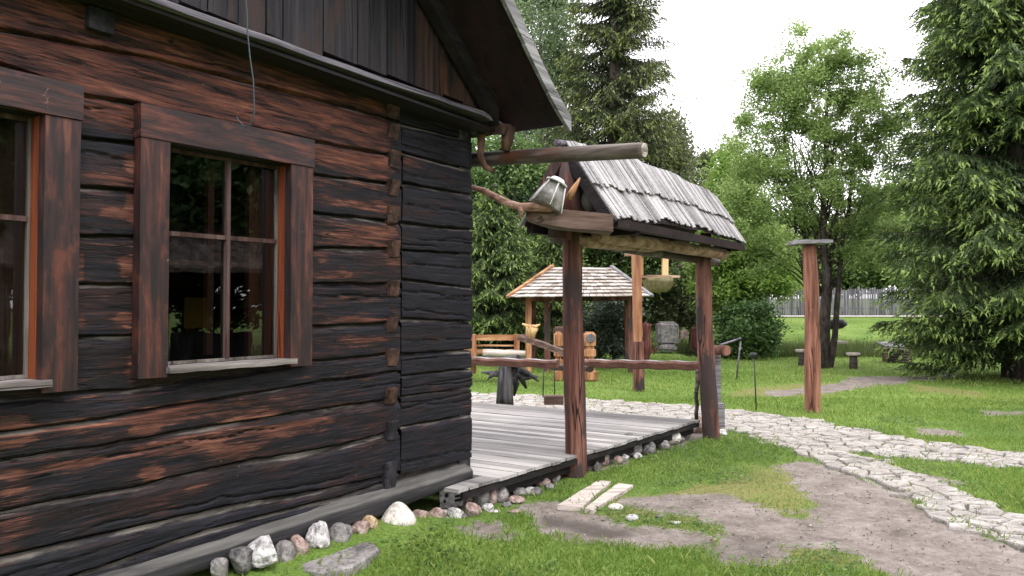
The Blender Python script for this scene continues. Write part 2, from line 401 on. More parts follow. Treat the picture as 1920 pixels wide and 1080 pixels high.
_l, _t = WP(264, 193, PR); _r, _b = WP(585, 684, PR); _t2 = WP(586, 262, PR)[1]
_il = WP(317, 450, PR)[0]; _ir = WP(546, 400, PR)[0]; _it = (WP(319, 268, PR)[1]+WP(546, 305, PR)[1])/2; _ib = (WP(308, 686, .07)[1]+WP(553, 674, .07)[1])/2
W1 = wn_rect(WP(262, 450, PR)[0], (_t+_t2)/2, _r, _b-.0, _il, _it, _ir, _ib)
_r2 = WP(149, 450, PR)[0]; _ir2 = WP(82, 450, PR)[0]; _w = W1['r']-W1['l']
W2 = wn_rect(_r2-_w-.06, WP(160, 165, PR)[1], _r2, WP(138, 732, PR)[1], _r2-_w+.1, WP(88, 215, PR)[1], _ir2, WP(85, 712, .07)[1])
print('WIN', W1, W2, 'corner', CORNER, 'notch', NS0, NS1)

def log_course(Gv, Gf, A, s0, s1, top, bot, k, end0=False, end1=False, ds=.014, rows=34, proud=0.):
    """one hewn log between two seams; adds vertices (s,-o,z) and attributes"""
    n = int((s1-s0)/ds)+2; s = np.linspace(s0, s1, n)
    zt = np.interp(s, *top)-.004; zb = np.interp(s, *bot)+.004
    wob = (fbm(s*1.7, k*9.1, 0, 3)-.5)*.022; zt = zt+wob; zb = zb+(fbm(s*1.7, (k+1)*9.1, 0, 3)-.5)*.022
    zt = zt+(fbm(s*9, k*3.3, 0, 4)-.5)*.012; zb = zb+(fbm(s*9, k*5.3+40, 0, 5)-.5)*.016
    t = np.linspace(0, 1, rows); t = t-.09*np.sin(t*2*math.pi)       # more rows near the edges
    S, T = np.meshgrid(s, t, indexing='ij'); H = (zt-zb)[:, None]; Z = zt[:, None]-T*H
    bw = (.010+.085*np.clip(fbm(s*.7, k*2.7, 0, 9)-.32, 0, 1)+(.012 if (k < 13 and 9 < k) else 0))[:, None]                  # width of the bevelled top in metres
    dt = T*H
    o = proud-.030*np.clip(1-dt/bw, 0, 1)**1.1 - .040*np.clip(1-(1-T)*H/.010, 0, 1)**1.3
    o = o+(fbm(S*1.4, Z*2.5, k*7, 11)-.5)*.018+(fbm(S*5, Z*30, k*3, 13)-.5)*.0035
    # long drying cracks
    ck = np.zeros_like(o); r = random.Random(k*13+int(proud*1000)+5)
    for c in range(r.choice((1, 2, 3))):
        c0 = r.uniform(s0-.5, s1-.3); ln = r.uniform(.5, 2.2); tt = r.uniform(.25, .85); sl_ = r.uniform(-.05, .05)
        line = tt+sl_*(S-c0)+(fbm(S*5, c*7+k, 0, 21)-.5)*.16
        wd = .0020/ H
        amp = sstep(c0, c0+.15, S)*(1-sstep(c0+ln-.2, c0+ln, S))
        ck = np.maximum(ck, amp*np.exp(-((T-line)/(wd+.010))**2))
    o = o-.020*ck
    if end1: o = o-.02*np.clip(1-(s1-S)/.03, 0, 1)**2
    if end0: o = o-.02*np.clip(1-(S-s0)/.03, 0, 1)**2
    wear = np.zeros_like(o)
    wear += .60*sstep(2.40, 2.60, Z)*(1-sstep(NC-.15, NC+.1, S))+.10*(1-sstep(NC-.15, NC+.1, S))
    wear += .30*(fbm(S*.6, Z*1.2, 0, 31)-.3)+.06*(1-sstep(NC-.1, NC+.1, S))*sstep(.55, .75, Z)-.10*sstep(NC-.1, NC+.1, S)
    wear -= .10*sstep(.75, .4, Z)
    for (c, a, b, kk) in WEAR:
        d = ((S-c[0])/(a*1.15))**2+((Z-c[1])/(b*1.2))**2
        wear = np.maximum(wear, 1.0*kk*np.exp(-np.clip(d, 0, 30)**1.5*.9)+wear*.4)
    bev = np.clip(1-(dt-bw*.3)/(bw*.7), 0, 1)*(.30+.9*fbm(S*1.8, k*4.4, 0, 41))+.2*np.clip(1-(1-T)*H/.02, 0, 1)
    bev *= np.where(Z > 2.45, .85, 1)
    wear = np.where(ck > .5, wear*.3, wear)
    red = sstep(2.2, 2.5, Z)*np.ones_like(S)
    base = sum(len(v) for v in Gv)
    V = np.stack([S, -o, Z], -1).reshape(-1, 3)
    idx = (np.arange(n*rows).reshape(n, rows))+base
    q = np.stack([idx[:-1, :-1], idx[:-1, 1:], idx[1:, 1:], idx[1:, :-1]], -1)
    sm, zm = (S[:-1, :-1]+S[1:, 1:])/2, (Z[:-1, :-1]+Z[1:, 1:])/2
    keep = np.ones(q.shape[:2], bool)
    for W in (W1, W2):
        keep &= ~((sm > W['il']-.02) & (sm < W['ir']+.02) & (zm > W['ib']-.02) & (zm < W['it']+.02))
    q = q[keep]
    # closing strips at ends / top / bottom so that logs have real thickness
    def strip(line_idx):
        vb = V[line_idx-base].copy(); vb[:, 1] = .10
        return vb
    Gv.append(V); Gf.append(q)
    A['wear'].append(wear.ravel()); A['bevel'].append(bev.ravel()); A['red'].append(red.ravel())
    for li, flip in ((idx[:, 0], 1), (idx[:, -1], 0), (idx[0, :], 0), (idx[-1, :], 1)):
        b2 = sum(len(v) for v in Gv); vb = strip(li); m_ = len(li); nb = np.arange(m_)+b2
        f4 = np.stack([li[:-1], li[1:], nb[1:], nb[:-1]], -1); mid = V[li-base]; mid = (mid[:-1]+mid[1:])/2; kp_ = np.ones(len(mid), bool)
        for W in (W1, W2): kp_ &= ~((mid[:, 0] > W['il']-.02) & (mid[:, 0] < W['ir']+.02) & (mid[:, 2] > W['ib']-.03) & (mid[:, 2] < W['it']+.03))
        f4 = f4[kp_]
        if flip: f4 = f4[:, ::-1]
        Gv.append(vb); Gf.append(f4)
        loc = li-base
        A['wear'].append(wear.ravel()[loc]*0+.25); A['bevel'].append(bev.ravel()[loc]*.5); A['red'].append(red.ravel()[loc])
def build_wall():
    Gv, Gf, A = [], [], dict(wear=[], bevel=[], red=[])
    cl = [curve(p) for p in SL]; cr = [curve(p) for p in SR]
    for k in range(len(cl)-1):
        log_course(Gv, Gf, A, S0, NS1-.004 if k < 13 else NS0+.02, cl[k], cl[k+1], k, end1=False)
    for k in range(len(cr)-1):
        r = .004 if k not in (0,) else -.03
        log_course(Gv, Gf, A, NS1+.004, SEND-(.005*(k % 3)), cr[k], cr[k+1], k+40, end1=True, proud=r, ds=.01)
    me = npmesh('wall', np.concatenate(Gv), np.concatenate(Gf), {k: np.concatenate(v) for k, v in A.items()}, True)
    return link('wall', me, MLOG, cabin)
wall = build_wall()
# dark lining behind the logs (moss and shadow in the gaps is the real gap), with openings
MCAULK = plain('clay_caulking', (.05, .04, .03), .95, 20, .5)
g = G(); y0, y1 = .055, .17
xs = [S0, W2['il'], W2['ir'], W1['il'], W1['ir'], SEND-.06]
for i in range(5):
    a, b = xs[i], xs[i+1]
    if i in (1, 3):
        W = W2 if i == 1 else W1
        g.box((a, y0, .2), (b, y1, W['ib'])); g.box((a, y0, W['it']), (b, y1, 3.05))
    else: g.box((a, y0, .2), (b, y1, 3.05))
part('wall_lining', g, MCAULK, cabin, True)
# room: back walls, side walls, floor, ceiling
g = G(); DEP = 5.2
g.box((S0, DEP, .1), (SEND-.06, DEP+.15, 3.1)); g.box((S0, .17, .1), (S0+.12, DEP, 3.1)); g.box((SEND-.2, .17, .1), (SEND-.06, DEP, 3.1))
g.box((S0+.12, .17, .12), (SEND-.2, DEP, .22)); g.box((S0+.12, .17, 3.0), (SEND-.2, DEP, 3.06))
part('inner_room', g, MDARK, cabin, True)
# side wall (towards the deck): simple hewn logs
Gv, Gf, A = [], [], dict(wear=[], bevel=[], red=[])
def side_wall():
    g = G(); zs = [.2, .42, .70, .93, 1.10, 1.25, 1.47, 1.74, 2.0, 2.22, 2.46, 2.7, 2.95, 3.1]
    for i in range(len(zs)-1):
        g.beam((SEND-.09, .02, (zs[i]+zs[i+1])/2), (SEND-.09, DEP, (zs[i]+zs[i+1])/2), .16, zs[i+1]-zs[i]-.02, 14, .004)
    return g
part('side_wall', side_wall(), wood('dark_hewn_side', (.012, .012, .015), (.028, .027, .033), (.07, .06, .06), 'Y', 30, 1.5, .6, .6), cabin, True)

# cross-wall log ends in the notch column
MBLKEND = wood('blackened_log_end', (.005, .0045, .006), (.013, .012, .016), (.035, .032, .038), 'Y', 22, 14, .7, .6)
ENDS = [(737, 206, 17, 15), (738, 246, 15, 16), (740, 300, 15, 18), (739, 352, 14, 17), (738, 403, 14, 18), (740, 467, 15, 18), (739, 541, 15, 17), (737, 608, 14, 17), (737, 671, 14, 18), (735, 742, 14, 16), (735, 807, 14, 19), (733, 895, 15, 32)]
for i, (x, y, a, b) in enumerate(ENDS):
    s_, z_ = WP(x, y, .01); hw = a*1.0*5.5/F; hh = b*.95*5.5/F
    bm = bmesh.new(); bmesh.ops.create_cube(bm, size=1)
    bmesh.ops.scale(bm, vec=(2*hw, .10, 2*hh), verts=bm.verts)
    bmesh.ops.bevel(bm, geom=bm.edges[:], offset=.008, segments=2, affect='EDGES')
    r = random.Random(i)
    for v in bm.verts:
        v.co += Vector((r.uniform(-1, 1), r.uniform(-1, 1), r.uniform(-1, 1)))*.005+Vector((0, -.012*(v.co.z/hh) if v.co.y < 0 else 0, 0))
        v.co.x += v.co.z*r.choice((-1, 1))*0
        v.co += Vector((s_, .030, z_))
    me = bpy.data.meshes.new('log_end'); bm.to_mesh(me); bm.free()
    link('log_end', me, MENDS if i < 10 else MBLKEND, cabin)
# a rafter stub and a notch block under the eaves at the far left
a0, z0 = WP(160, 28); a1, z1 = WP(206, 60)
g = G(); g.box((a0, -.035, z1-.02), (a1, .05, z0+.04)); part('log_end', g, MBLKEND, cabin, True)
# bottom sill beam with its pale weathered top
sb0 = WP(400, 1063, .05); sb1 = WP(888, 893, .05)
zt0 = WP(400, 1030, .06)[1]; zt1 = WP(887, 878, .06)[1]; zb0, zb1 = .05, WP(888, 894, .06)[1]
def sillbeam():
    Gv = []; n = 260; s = np.linspace(S0, WP(887, 880, .06)[0], n)
    zt = np.interp(s, [S0, sb0[0], NS0, CORNER], [zt0-.01, zt0, .305, zt1]); zb = np.interp(s, [S0, sb0[0], WP(707, 970, .05)[0], CORNER], [.12, sb0[1], WP(707, 970, .05)[1], zb1])
    V = []; rows = []
    def row(o, z): rows.append(np.stack([s, -(o+(fbm(s*3, z*20, 0, 61)-.5)*.010), z+(fbm(s*2.5, 0, 0, 63)-.5)*.014+(fbm(s*9, o*30, 0, 65)-.5)*.008], -1))
    row(-.06+0*s, zt+.05); row(.03+0*s, zt+.012); row(.046+0*s, zt-.004); row(.054+0*s, zt-.014); row(.057+0*s, zt*.75+zb*.25); row(.060+0*s, zt*.4+zb*.6); row(.056+0*s, zb+.01); row(.046+0*s, zb); row(-.14+0*s, zb-.01)
    V = np.stack(rows, 1); m = V.shape[1]; idx = np.arange(n*m).reshape(n, m)
    q = np.stack([idx[:-1, :-1], idx[:-1, 1:], idx[1:, 1:], idx[1:, :-1]], -1).reshape(-1, 4)
    V = V.reshape(-1, 3)
    me = npmesh('sill_beam', V, q, dict(), False)
    bm = bmesh.new(); bm.from_mesh(me); bm.verts.ensure_lookup_table(); bm.faces.new([bm.verts[i] for i in idx[-1]]); bm.to_mesh(me); bm.free()
    return me
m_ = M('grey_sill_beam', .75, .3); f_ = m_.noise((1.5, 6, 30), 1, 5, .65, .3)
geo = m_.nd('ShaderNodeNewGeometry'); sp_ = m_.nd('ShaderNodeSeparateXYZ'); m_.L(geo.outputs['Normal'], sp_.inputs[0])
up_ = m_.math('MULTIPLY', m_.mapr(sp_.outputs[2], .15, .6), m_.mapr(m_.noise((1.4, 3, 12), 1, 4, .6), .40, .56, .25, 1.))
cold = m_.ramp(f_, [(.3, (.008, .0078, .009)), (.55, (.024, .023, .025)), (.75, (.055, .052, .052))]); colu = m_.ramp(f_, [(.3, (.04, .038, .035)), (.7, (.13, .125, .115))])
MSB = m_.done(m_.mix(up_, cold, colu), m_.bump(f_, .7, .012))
link('sill_beam', sillbeam(), MSB, cabin)

# windows
def make_window(W, seed, skew=0.):
    r = random.Random(seed); p = .035                                   # casing stands proud of the logs
    frame = empty('window'); frame.parent = cabin
    def wp(name, g, mat): return link(name, g.mesh(name), mat, frame)
    hl, hr = W['t']+.0, W['t']-.0
    g = G(); g.beam((W['l']-.005, -p-.004, (W['t']+W['it'])/2), (W['r']+.006, -p-.004, (W['t']+W['it'])/2), .062, W['t']-W['it'], 8, .0015); wp('head_casing', g, MCAS_X)
    for (a, b) in ((W['l'], W['il']), (W['ir'], W['r'])):
        g = G(); g.beam(((a+b)/2, -p, W['b']), ((a+b)/2, -p, W['it']-.003), b-a, .056, 8, .0015, up=(0, 1, 0)); wp('side_casing', g, MCAS_Z)
    # reveal
    d0, d1 = -.004, .17
    g = G(); g.box((W['ir']-.002, d0, W['ib']), (W['ir']+.022, d1, W['it'])); wp('jamb', g, MREVEAL)
    g = G(); g.box((W['il']-.022, d0, W['ib']), (W['il']+.002, d1, W['it'])); wp('jamb', g, MREVEAL)
    g = G(); g.box((W['il']+.004, d0, W['it']-.005), (W['ir']-.004, d1, W['it']+.02)); wp('lintel', g, MBLACK)
    # sill: pale worn board
    g = G(); g.beam((W['il']-.01, -.020, W['ib']-.016), (W['ir']+.03, -.020, W['ib']-.016), .15, .030, 10, .002); wp('sill', g, MSILL)
    # outer sash with crossing bars
    y = .062; zt, zb, xl, xr = W['it']-.006, W['ib']+.002, W['il']+.004, W['ir']-.004
    zm = W['zm']; xm = W['xm']; bw = .024
    g = G()
    g.box((xl, y-.012, zb), (xl+.012, y+.02, zt))
    g.box((xl+.012, y-.010, zt-.02), (xr-.012, y+.018, zt)); wp('sash', g, MMUNT)
    g = G(); g.box((xr-.012, y-.012, zb), (xr, y+.02, zt)); g.box((xl+.012, y-.014, zb), (xr-.012, y+.018, zb+.016)); wp('sash', g, MSASH)
    g = G(); g.box((xm-bw/2, y-.02, zb+.016), (xm+bw/2, y+.016, zt-.02)); wp('muntin', g, MMUNT)
    g = G(); g.box((xl+.012, y-.017, zm-bw/2), (xm-bw/2, y+.014, zm+bw/2)); g.box((xm+bw/2, y-.017, zm-bw/2), (xr-.012, y+.014, zm+bw/2)); wp('muntin', g, MMUNT)
    for (a, b) in ((xl+.012, xm-bw/2), (xm+bw/2, xr-.012)):
        for (c, d) in ((zb+.016, zm-bw/2), (zm+bw/2, zt-.02)):
            g = G(); t = r.uniform(-.002, .002); g.add([(a, y+.004+t, c), (b, y+.004-t, c), (b, y+.005-t, d), (a, y+.005+t, d)], [(0, 1, 2, 3)]); wp('pane', g, MGLASS)
    # inner casement further back
    y = .20; g = G(); zq = zm-.14
    g.box((xl-.02, y, zb), (xl+.05, y+.04, zt)); g.box((xr-.09, y, zb), (xr+.02, y+.04, zt)); g.box((xm-.02, y, zb+.03), (xm+.02, y+.035, zt-.03))
    g.box((xl+.05, y, zq-.012), (xm-.02, y+.03, zq+.012)); g.box((xm+.02, y, zq-.012), (xr-.09, y+.03, zq+.012)); wp('inner_frame', g, MINNER)
    g = G()
    for k in range(7): g.box((W['ir']-.012, -.01+.0*k, 0), (W['ir']-.011, -.009, 0.001))
    # the old frames are no longer level: follow the sag read at both ends
    for ch in frame.children:
        for v in ch.data.vertices:
            k = min(1, max(0, (v.co.z-W['b'])/(W['t']-W['b']))); v.co.z += (v.co.x-(W['l']+W['r'])/2)*(W['kb']*(1-k)+W['kt']*k)
    return frame
W1['kt'] = (_t2-_t)/(_r-_l)*.9; W1['kb'] = (WP(553, 682)[1]-WP(308, 700)[1])/(WP(553, 682)[0]-WP(308, 700)[0])*.6
W2['kt'] = (WP(162, 165)[1]-WP(0, 128)[1])/(WP(162, 165)[0]-WP(0, 128)[0])*.8; W2['kb'] = 0
print('sag', W1['kt'], W1['kb'], W2['kt'])
W1['zm'] = WP(318, 437, -.06)[1]*.5+WP(537, 456, -.06)[1]*.5; W1['xm'] = WP(425, 450, -.06)[0]
W2['zm'] = WP(40, 411, -.06)[1]; W2['xm'] = (W2['il']+W2['ir'])/2
make_window(W1, 1); make_window(W2, 2)

# ledge below the gable boards: a drip shelf on top of a dark soffit
LZ0 = WP(300, 12, .21)[1]+.026; LZ1 = WP(900, 214, .21)[1]+.026
LE = CORNER+.20
def ledge_z(s): return LZ0+(LZ1-LZ0)*(s-WP(300, 12, .21)[0])/(WP(900, 214, .21)[0]-WP(300, 12, .21)[0]) - max(0, s-4.95)**2*.30
g = G(); n = 40; P = []
for i in range(n+1):
    s_ = S0+(LE-S0)*i/n; z_ = ledge_z(s_)+random.uniform(-.004, .004); jg = random.uniform(-.006, .006)-(.02 if 14 < i < 28 else 0)
    P += [(s_, -.21+jg, z_-.026), (s_, -.212+jg, z_+.006), (s_, -.12, z_+.028), (s_, .02, z_+.032), (s_, .02, z_-.026)]
fs = []
for i in range(n):
    for e in range(5): a = 5*i+e; b = 5*i+(e+1) % 5; fs.append((a, b, b+5, a+5))
fs += [(4, 3, 2, 1, 0), tuple(5*n+e for e in range(5))]
g.add(P, fs); part('drip_ledge', g, MGREYL, cabin, True)
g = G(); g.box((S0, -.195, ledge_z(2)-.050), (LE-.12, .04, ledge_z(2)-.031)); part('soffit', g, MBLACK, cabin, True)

# roof planes (eave is close to the corner; the ridge is up and to the left, outside the frame)
RS = lambda s: 3.82-.79*(s-4.44)
def flare(s): return RS(s)+.05*max(0, (s-5.05)/.4)**2
RIDGE = 1.5; OV = .75; EAVE = 5.47
def roofslab(sa, sb, oa, ob, t0, t1, f=flare, n=12):
    g = G(); P = []; fs = []
    for i in range(n+1):
        s_ = sa+(sb-sa)*i/n; z_ = f(s_); P += [(s_, -oa, z_+t0), (s_, -ob, z_+t0), (s_, -ob, z_+t1), (s_, -oa, z_+t1)]
        if i:
            b = 4*i
            for e in range(4): k = (e+1) % 4; fs.append((b-4+e, b-4+k, b+k, b+e))
    fs += [(3, 2, 1, 0), tuple(4*n+e for e in range(4))]
    return g.add(P, fs)
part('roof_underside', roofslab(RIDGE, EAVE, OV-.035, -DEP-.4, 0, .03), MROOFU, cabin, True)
part('roof_shingles', roofslab(RIDGE, EAVE+.03, OV-.02, -DEP-.4, .034, .085), MSHING, cabin, True)
mir = lambda s: flare(2*RIDGE-s)
part('roof_underside', roofslab(2*RIDGE-EAVE, RIDGE, OV-.035, -DEP-.4, 0, .03, mir), MROOFU, cabin, True)
part('roof_shingles', roofslab(2*RIDGE-EAVE-.03, RIDGE, OV-.02, -DEP-.4, .034, .085, mir), MSHING, cabin, True)
# barge boards along the rake: grey outer face made of three butted lengths
def barge(sa, sb, zoff, w_, o, t, f=flare):
    g = G(); n = 8; P = []; fs = []
    for i in range(n+1):
        s_ = sa+(sb-sa)*i/n; z_ = f(s_)+zoff; ww = w_*(1+.08*math.sin(s_*3)); P += [(s_, -o, z_), (s_, -o-t, z_), (s_, -o-t, z_+ww), (s_, -o, z_+ww)]
        if i:
            b = 4*i
            for e in range(4): k = (e+1) % 4; fs.append((b-4+e, b+e, b+k, b-4+k))
    fs += [(0, 1, 2, 3), tuple(4*n+3-e for e in range(4))]
    return g.add(P, fs)
part('bargeboard', barge(4.79, EAVE+.035, -.035, .135, OV-.02, .03), MGREYW, cabin, True)
part('bargeboard', barge(3.2, 4.785, -.03, .13, OV-.018, .03), MGREYW, cabin, True)
part('bargeboard', barge(RIDGE, 3.195, -.03, .13, OV-.02, .03), MGREYW, cabin, True)
part('bargeboard', barge(2*RIDGE-EAVE, RIDGE-.005, -.03, .13, OV-.02, .03, mir), MGREYW, cabin, True)
# dark rafter under the roof edge beside the gable boards
part('rafter', barge(RIDGE, EAVE-.25, -.135, .13, .16, .09), MBLACK, cabin, True)
# gable boards
bx = [(500, 45), (531, 57), (607, 83), (671, 110), (727, 128), (778, 148), (832, 165), (872, 180), (915, 195)]
edges = [WP(x, y, .13)[0] for x, y in bx]; first = edges[0]
ed = [first]
while ed[0] > S0+.2: ed.insert(0, ed[0]-random.uniform(.15, .24))
ed += edges[1:]
gable = G(); gable2 = G(); gable1 = gable
MGABLE2 = wood('brown_streaked_gable_board', (.006, .005, .006), (.016, .011, .011), (.05, .028, .02), 'Z', 26, .9, .6, .5, patch=(.060, .028, .017), patch_amt=.45)
for i in range(len(ed)-1):
    a, b = ed[i]+.006, ed[i+1]-.006
    zb = ledge_z((a+b)/2)+.062+random.uniform(-.02, .012)
    def top(s_): return (flare(s_) if s_ > RIDGE else mir(s_))-.005
    if top(b) < zb+.02: b = a+.7*(b-a)
    y_ = -.13+random.uniform(-.006, .006)
    ta, tb = max(top(a), zb+.01), max(top(b), zb+.01)
    gable.hexa([(a, y_, zb), (b, y_, zb-.006), (b, y_+.024, zb-.006), (a, y_+.024, zb), (a, y_, ta), (b, y_, tb), (b, y_+.024, tb), (a, y_+.024, ta)])
    # cover strip
    gable = gable2 if i >= len(ed)-5 else gable1
    if i % 2 == 0 or 1: gable.hexa([(b-.012, y_+.026, zb+.02), (b+.024, y_+.026, zb+.02), (b+.024, y_+.04, zb+.02), (b-.012, y_+.04, zb+.02), (b-.012, y_+.026, tb-.03), (b+.024, y_+.026, max(tb-.05, zb+.03)), (b+.024, y_+.04, max(tb-.05, zb+.03)), (b-.012, y_+.04, tb-.03)])
part('gable_boards', gable1, MGABLE, cabin, True); part('gable_boards', gable2, MGABLE2, cabin, True)
# gutter: a hollow log slung from crooked branches below the eave, sticking out past the gable
ge0 = PY(1208, 282, 5.62); ge1 = PY(900, 299, 6.55)
dirg = (ge1-ge0); g = G(); P = [ge0+dirg*k for k in (0, .02, .25, .5, .75, 1, 1.6, 3, 5)]
g.tube(P, [.056, .060, .060, .061, .060, .062, .063, .064, .065], 16, .05, 3)
inv = Matrix.Translation(W0) @ Matrix.Rotation(WA, 4, 'Z'); inv.invert()
def loc_g(g): g.v = [tuple(inv @ Vector(p)) for p in g.v]; return g
part('log_gutter', loc_g(g), wood('grey_brown_gutter_log', (.022, .017, .014), (.055, .043, .036), (.15, .125, .11), 'Y', 18, 1, .6, .8, patch=(.085, .035, .02), patch_amt=.25), cabin, True)
g = G(); e = (ge0-ge1).normalized(); g.tube([ge0+e*.0015, ge0+e*.006], [.054, .046], 16); part('gutter_end', loc_g(g), MBOARD, cabin, True)
for pts, rad in ((((902, 232, 6.5), (903, 262, 6.42), (901, 292, 6.36), (910, 314, 6.34), (928, 321, 6.34)), (.045, .034, .027, .024, .020)),
                 (((957, 238, 6.3), (952, 262, 6.3), (948, 283, 6.3)), (.045, .05, .035))):
    g = G(); g.tube([PY(*p) for p in pts], rad, 10, .15, 8); part('crooked_hanger', loc_g(g), wood('dark_brown_hanger', (.03, .017, .012), (.075, .04, .028), (.2, .11, .07), 'Z', 14, 3, .7, .6), cabin, True)
g = G(); g.beam(PY(893, 238, 6.5), PY(950, 243, 6.25), .09, .09, 3, .006); part('rafter_tail', loc_g(g), MPOST, cabin, True)

# cable hanging from the ledge
g = G(); cw = [(452, -60), (459, -12), (463, 20), (464, 60), (469, 110), (475, 150), (476, 180), (477, 210), (470, 234), (458, 237), (447, 226), (444, 219)]
g.tube([PY(x, y, 4.03+.0*i) for i, (x, y) in enumerate(cw)], .0042, 6)
single('cable', g, MWIRE, PY(459, 0, 4.03), label='thin blue-grey cable dangling in front of the log wall and curling at its end', cat='cable')

# ================================================================== ground
def gpoly(px): return np.array([tuple(PG(x, y))[:2] for x, y in px])
def sdist(poly, X, Y):
    """signed distance to a polygon (positive inside)"""
    d = np.full(X.shape, 1e9); inside = np.zeros(X.shape, bool); n = len(poly)
    for i in range(n):
        ax, ay = poly[i]; bx_, by_ = poly[(i+1) % n]
        ex, ey = bx_-ax, by_-ay; wx, wy = X-ax, Y-ay
        t = np.clip((wx*ex+wy*ey)/(ex*ex+ey*ey+1e-12), 0, 1)
        d = np.minimum(d, np.hypot(wx-t*ex, wy-t*ey))
        if ay != by_:
            c = ((ay > Y) != (by_ > Y)) & (X < (bx_-ax)*(Y-ay)/(by_-ay)+ax); inside ^= c
    return np.where(inside, d, -d)
PATH = gpoly([(700, 735), (885, 738), (1000, 742), (1095, 748), (1300, 762), (1370, 769), (1510, 786), (1590, 804), (1720, 826), (1920, 853), (2300, 895), (2300, 950), (1920, 878), (1720, 863), (1600, 846), (1580, 850),
              (1640, 866), (1740, 902), (1830, 938), (1920, 970), (2200, 1060), (2200, 1180), (1920, 1028), (1860, 1005), (1780, 975), (1700, 935), (1620, 900), (1550, 872), (1480, 842), (1400, 814), (1350, 803), (1270, 800), (884, 765), (700, 755)])
DIRT = [gpoly(p) for p in (
 [(1195, 940), (1250, 928), (1340, 933), (1420, 953), (1500, 966), (1545, 950), (1515, 912), (1470, 872), (1490, 858), (1640, 900), (1800, 980), (1920, 1035), (2100, 1110), (2000, 1300), (1780, 1300), (1690, 1085), (1640, 1052), (1560, 1026), (1450, 1018), (1450, 1048), (1385, 1062), (1320, 1047), (1310, 1018), (1385, 1000), (1340, 985), (1260, 970)],
 [(985, 958), (1035, 938), (1075, 958), (1180, 988), (1300, 1002), (1350, 1010), (1340, 1036), (1250, 1030), (1100, 1010), (1010, 985)],
 [(868, 972), (940, 985), (962, 1000), (900, 1006)],
 [(1430, 735), (1560, 722), (1600, 708), (1700, 705), (1790, 702), (1775, 709), (1700, 716), (1620, 725), (1540, 736), (1450, 742)],
 [(1735, 806), (1785, 808), (1790, 816), (1740, 815)], [(1850, 771), (1960, 773), (1960, 778), (1860, 777)], [(1700, 888), (1760, 895), (1795, 908), (1740, 905)],
 [(400, 1100), (640, 1018), (740, 985), (900, 945), (1060, 890), (1340, 815), (1340, 800), (1060, 860), (880, 920), (700, 985), (300, 1090)])]
WORN = [gpoly(p) for p in ([(1190, 925), (1300, 905), (1500, 860), (1560, 900), (1560, 980), (1350, 1000), (1200, 985), (1090, 975)], [(1440, 1000), (1600, 1020), (1700, 1080), (1500, 1060), (1340, 1060)],
        [(1580, 840), (1700, 868), (1760, 900), (1920, 965), (1920, 950), (1650, 870)], [(1360, 730), (1560, 715), (1560, 745), (1360, 745)], [(1700, 720), (1850, 735), (1850, 745), (1700, 735)])]
WET = gpoly([(1005, 962), (1060, 968), (1170, 990), (1180, 1003), (1110, 1003), (1020, 980)])
WET2 = gpoly([(1310, 1018), (1385, 1000), (1450, 1018), (1450, 1048), (1385, 1062), (1320, 1047)])
def masks(X, Y):
    w1 = (fbm(X*2.2, Y*2.2, 0, 71)-.5)*.55+(fbm(X*9, Y*9, 0, 72)-.5)*.25
    d = np.full(X.shape, -9.)
    for p in DIRT: d = np.maximum(d, sdist(p, X, Y))
    dirt = sstep(-.20, .12, d+w1*.85)
    pth = sstep(-.05, .03, sdist(PATH, X, Y)+w1*.25)
    wr = np.full(X.shape, -9.)
    for p in WORN: wr = np.maximum(wr, sdist(p, X, Y))
    worn = sstep(-.3, .3, wr+w1)
    wet = np.maximum(sstep(-.06, .08, sdist(WET, X, Y)+w1*.3), .5*sstep(-.1, .1, sdist(WET2, X, Y)+w1*.3))
    return dirt, pth, worn, wet
def terrain(X, Y):
    z = 1.05*sstep(29, 46, Y)*sstep(-2, 8, X)+2.*sstep(60, 140, Y)
    z = z-.45*sstep(24.6, 25.6, Y)*(1-sstep(28, 30, Y))*sstep(5.5, 7, X)      # pond hollow
    sX, oX = X*dv.x+Y*dv.y, X*nv.x+Y*nv.y+WD                      # low bank of earth against the cabin wall
    z = z+.135*(1-sstep(.05, .75, oX))*sstep(-3.5, -1, sX)*(1-sstep(4.1, 4.9, sX))*(oX > -3)
    return z
def axis(a, b, st, far, g=1.22):
    v = list(np.arange(a, b, st)); s_ = st; x = b
    while x < far: s_ *= g; x += s_; v.append(x)
    s_ = st; x = a; u = []
    while x > -far: s_ *= g; x -= s_; u.append(x)
    return np.array(u[::-1]+v)
gx = axis(-3.2, 9., .045, 900); gy = axis(3.2, 13.5, .045, 900)
gx = np.unique(np.concatenate([gx, np.arange(9, 20, .35)])); gy = np.unique(np.concatenate([gy, np.arange(13.5, 50, .35)]))
Xg, Yg = np.meshgrid(gx, gy, indexing='ij')
dirt, pth, worn, wet = masks(Xg, Yg)
Zg = terrain(Xg, Yg)+(fbm(Xg*.9, Yg*.9, 0, 73)-.5)*.03*np.where(Yg < 24, 1, 2)
Zg = Zg-.012*dirt-.02*pth+dirt*(fbm(Xg*8, Yg*8, 0, 74)-.5)*.018-.012*wet
ni, nj = Xg.shape; idx = np.arange(ni*nj).reshape(ni, nj)
q = np.stack([idx[:-1, :-1], idx[1:, :-1], idx[1:, 1:], idx[:-1, 1:]], -1).reshape(-1, 4)
me = npmesh('ground', np.stack([Xg, Yg, Zg], -1).reshape(-1, 3), q, dict(dirt=dirt.ravel(), path=pth.ravel(), worn=worn.ravel(), wet=wet.ravel()), True)
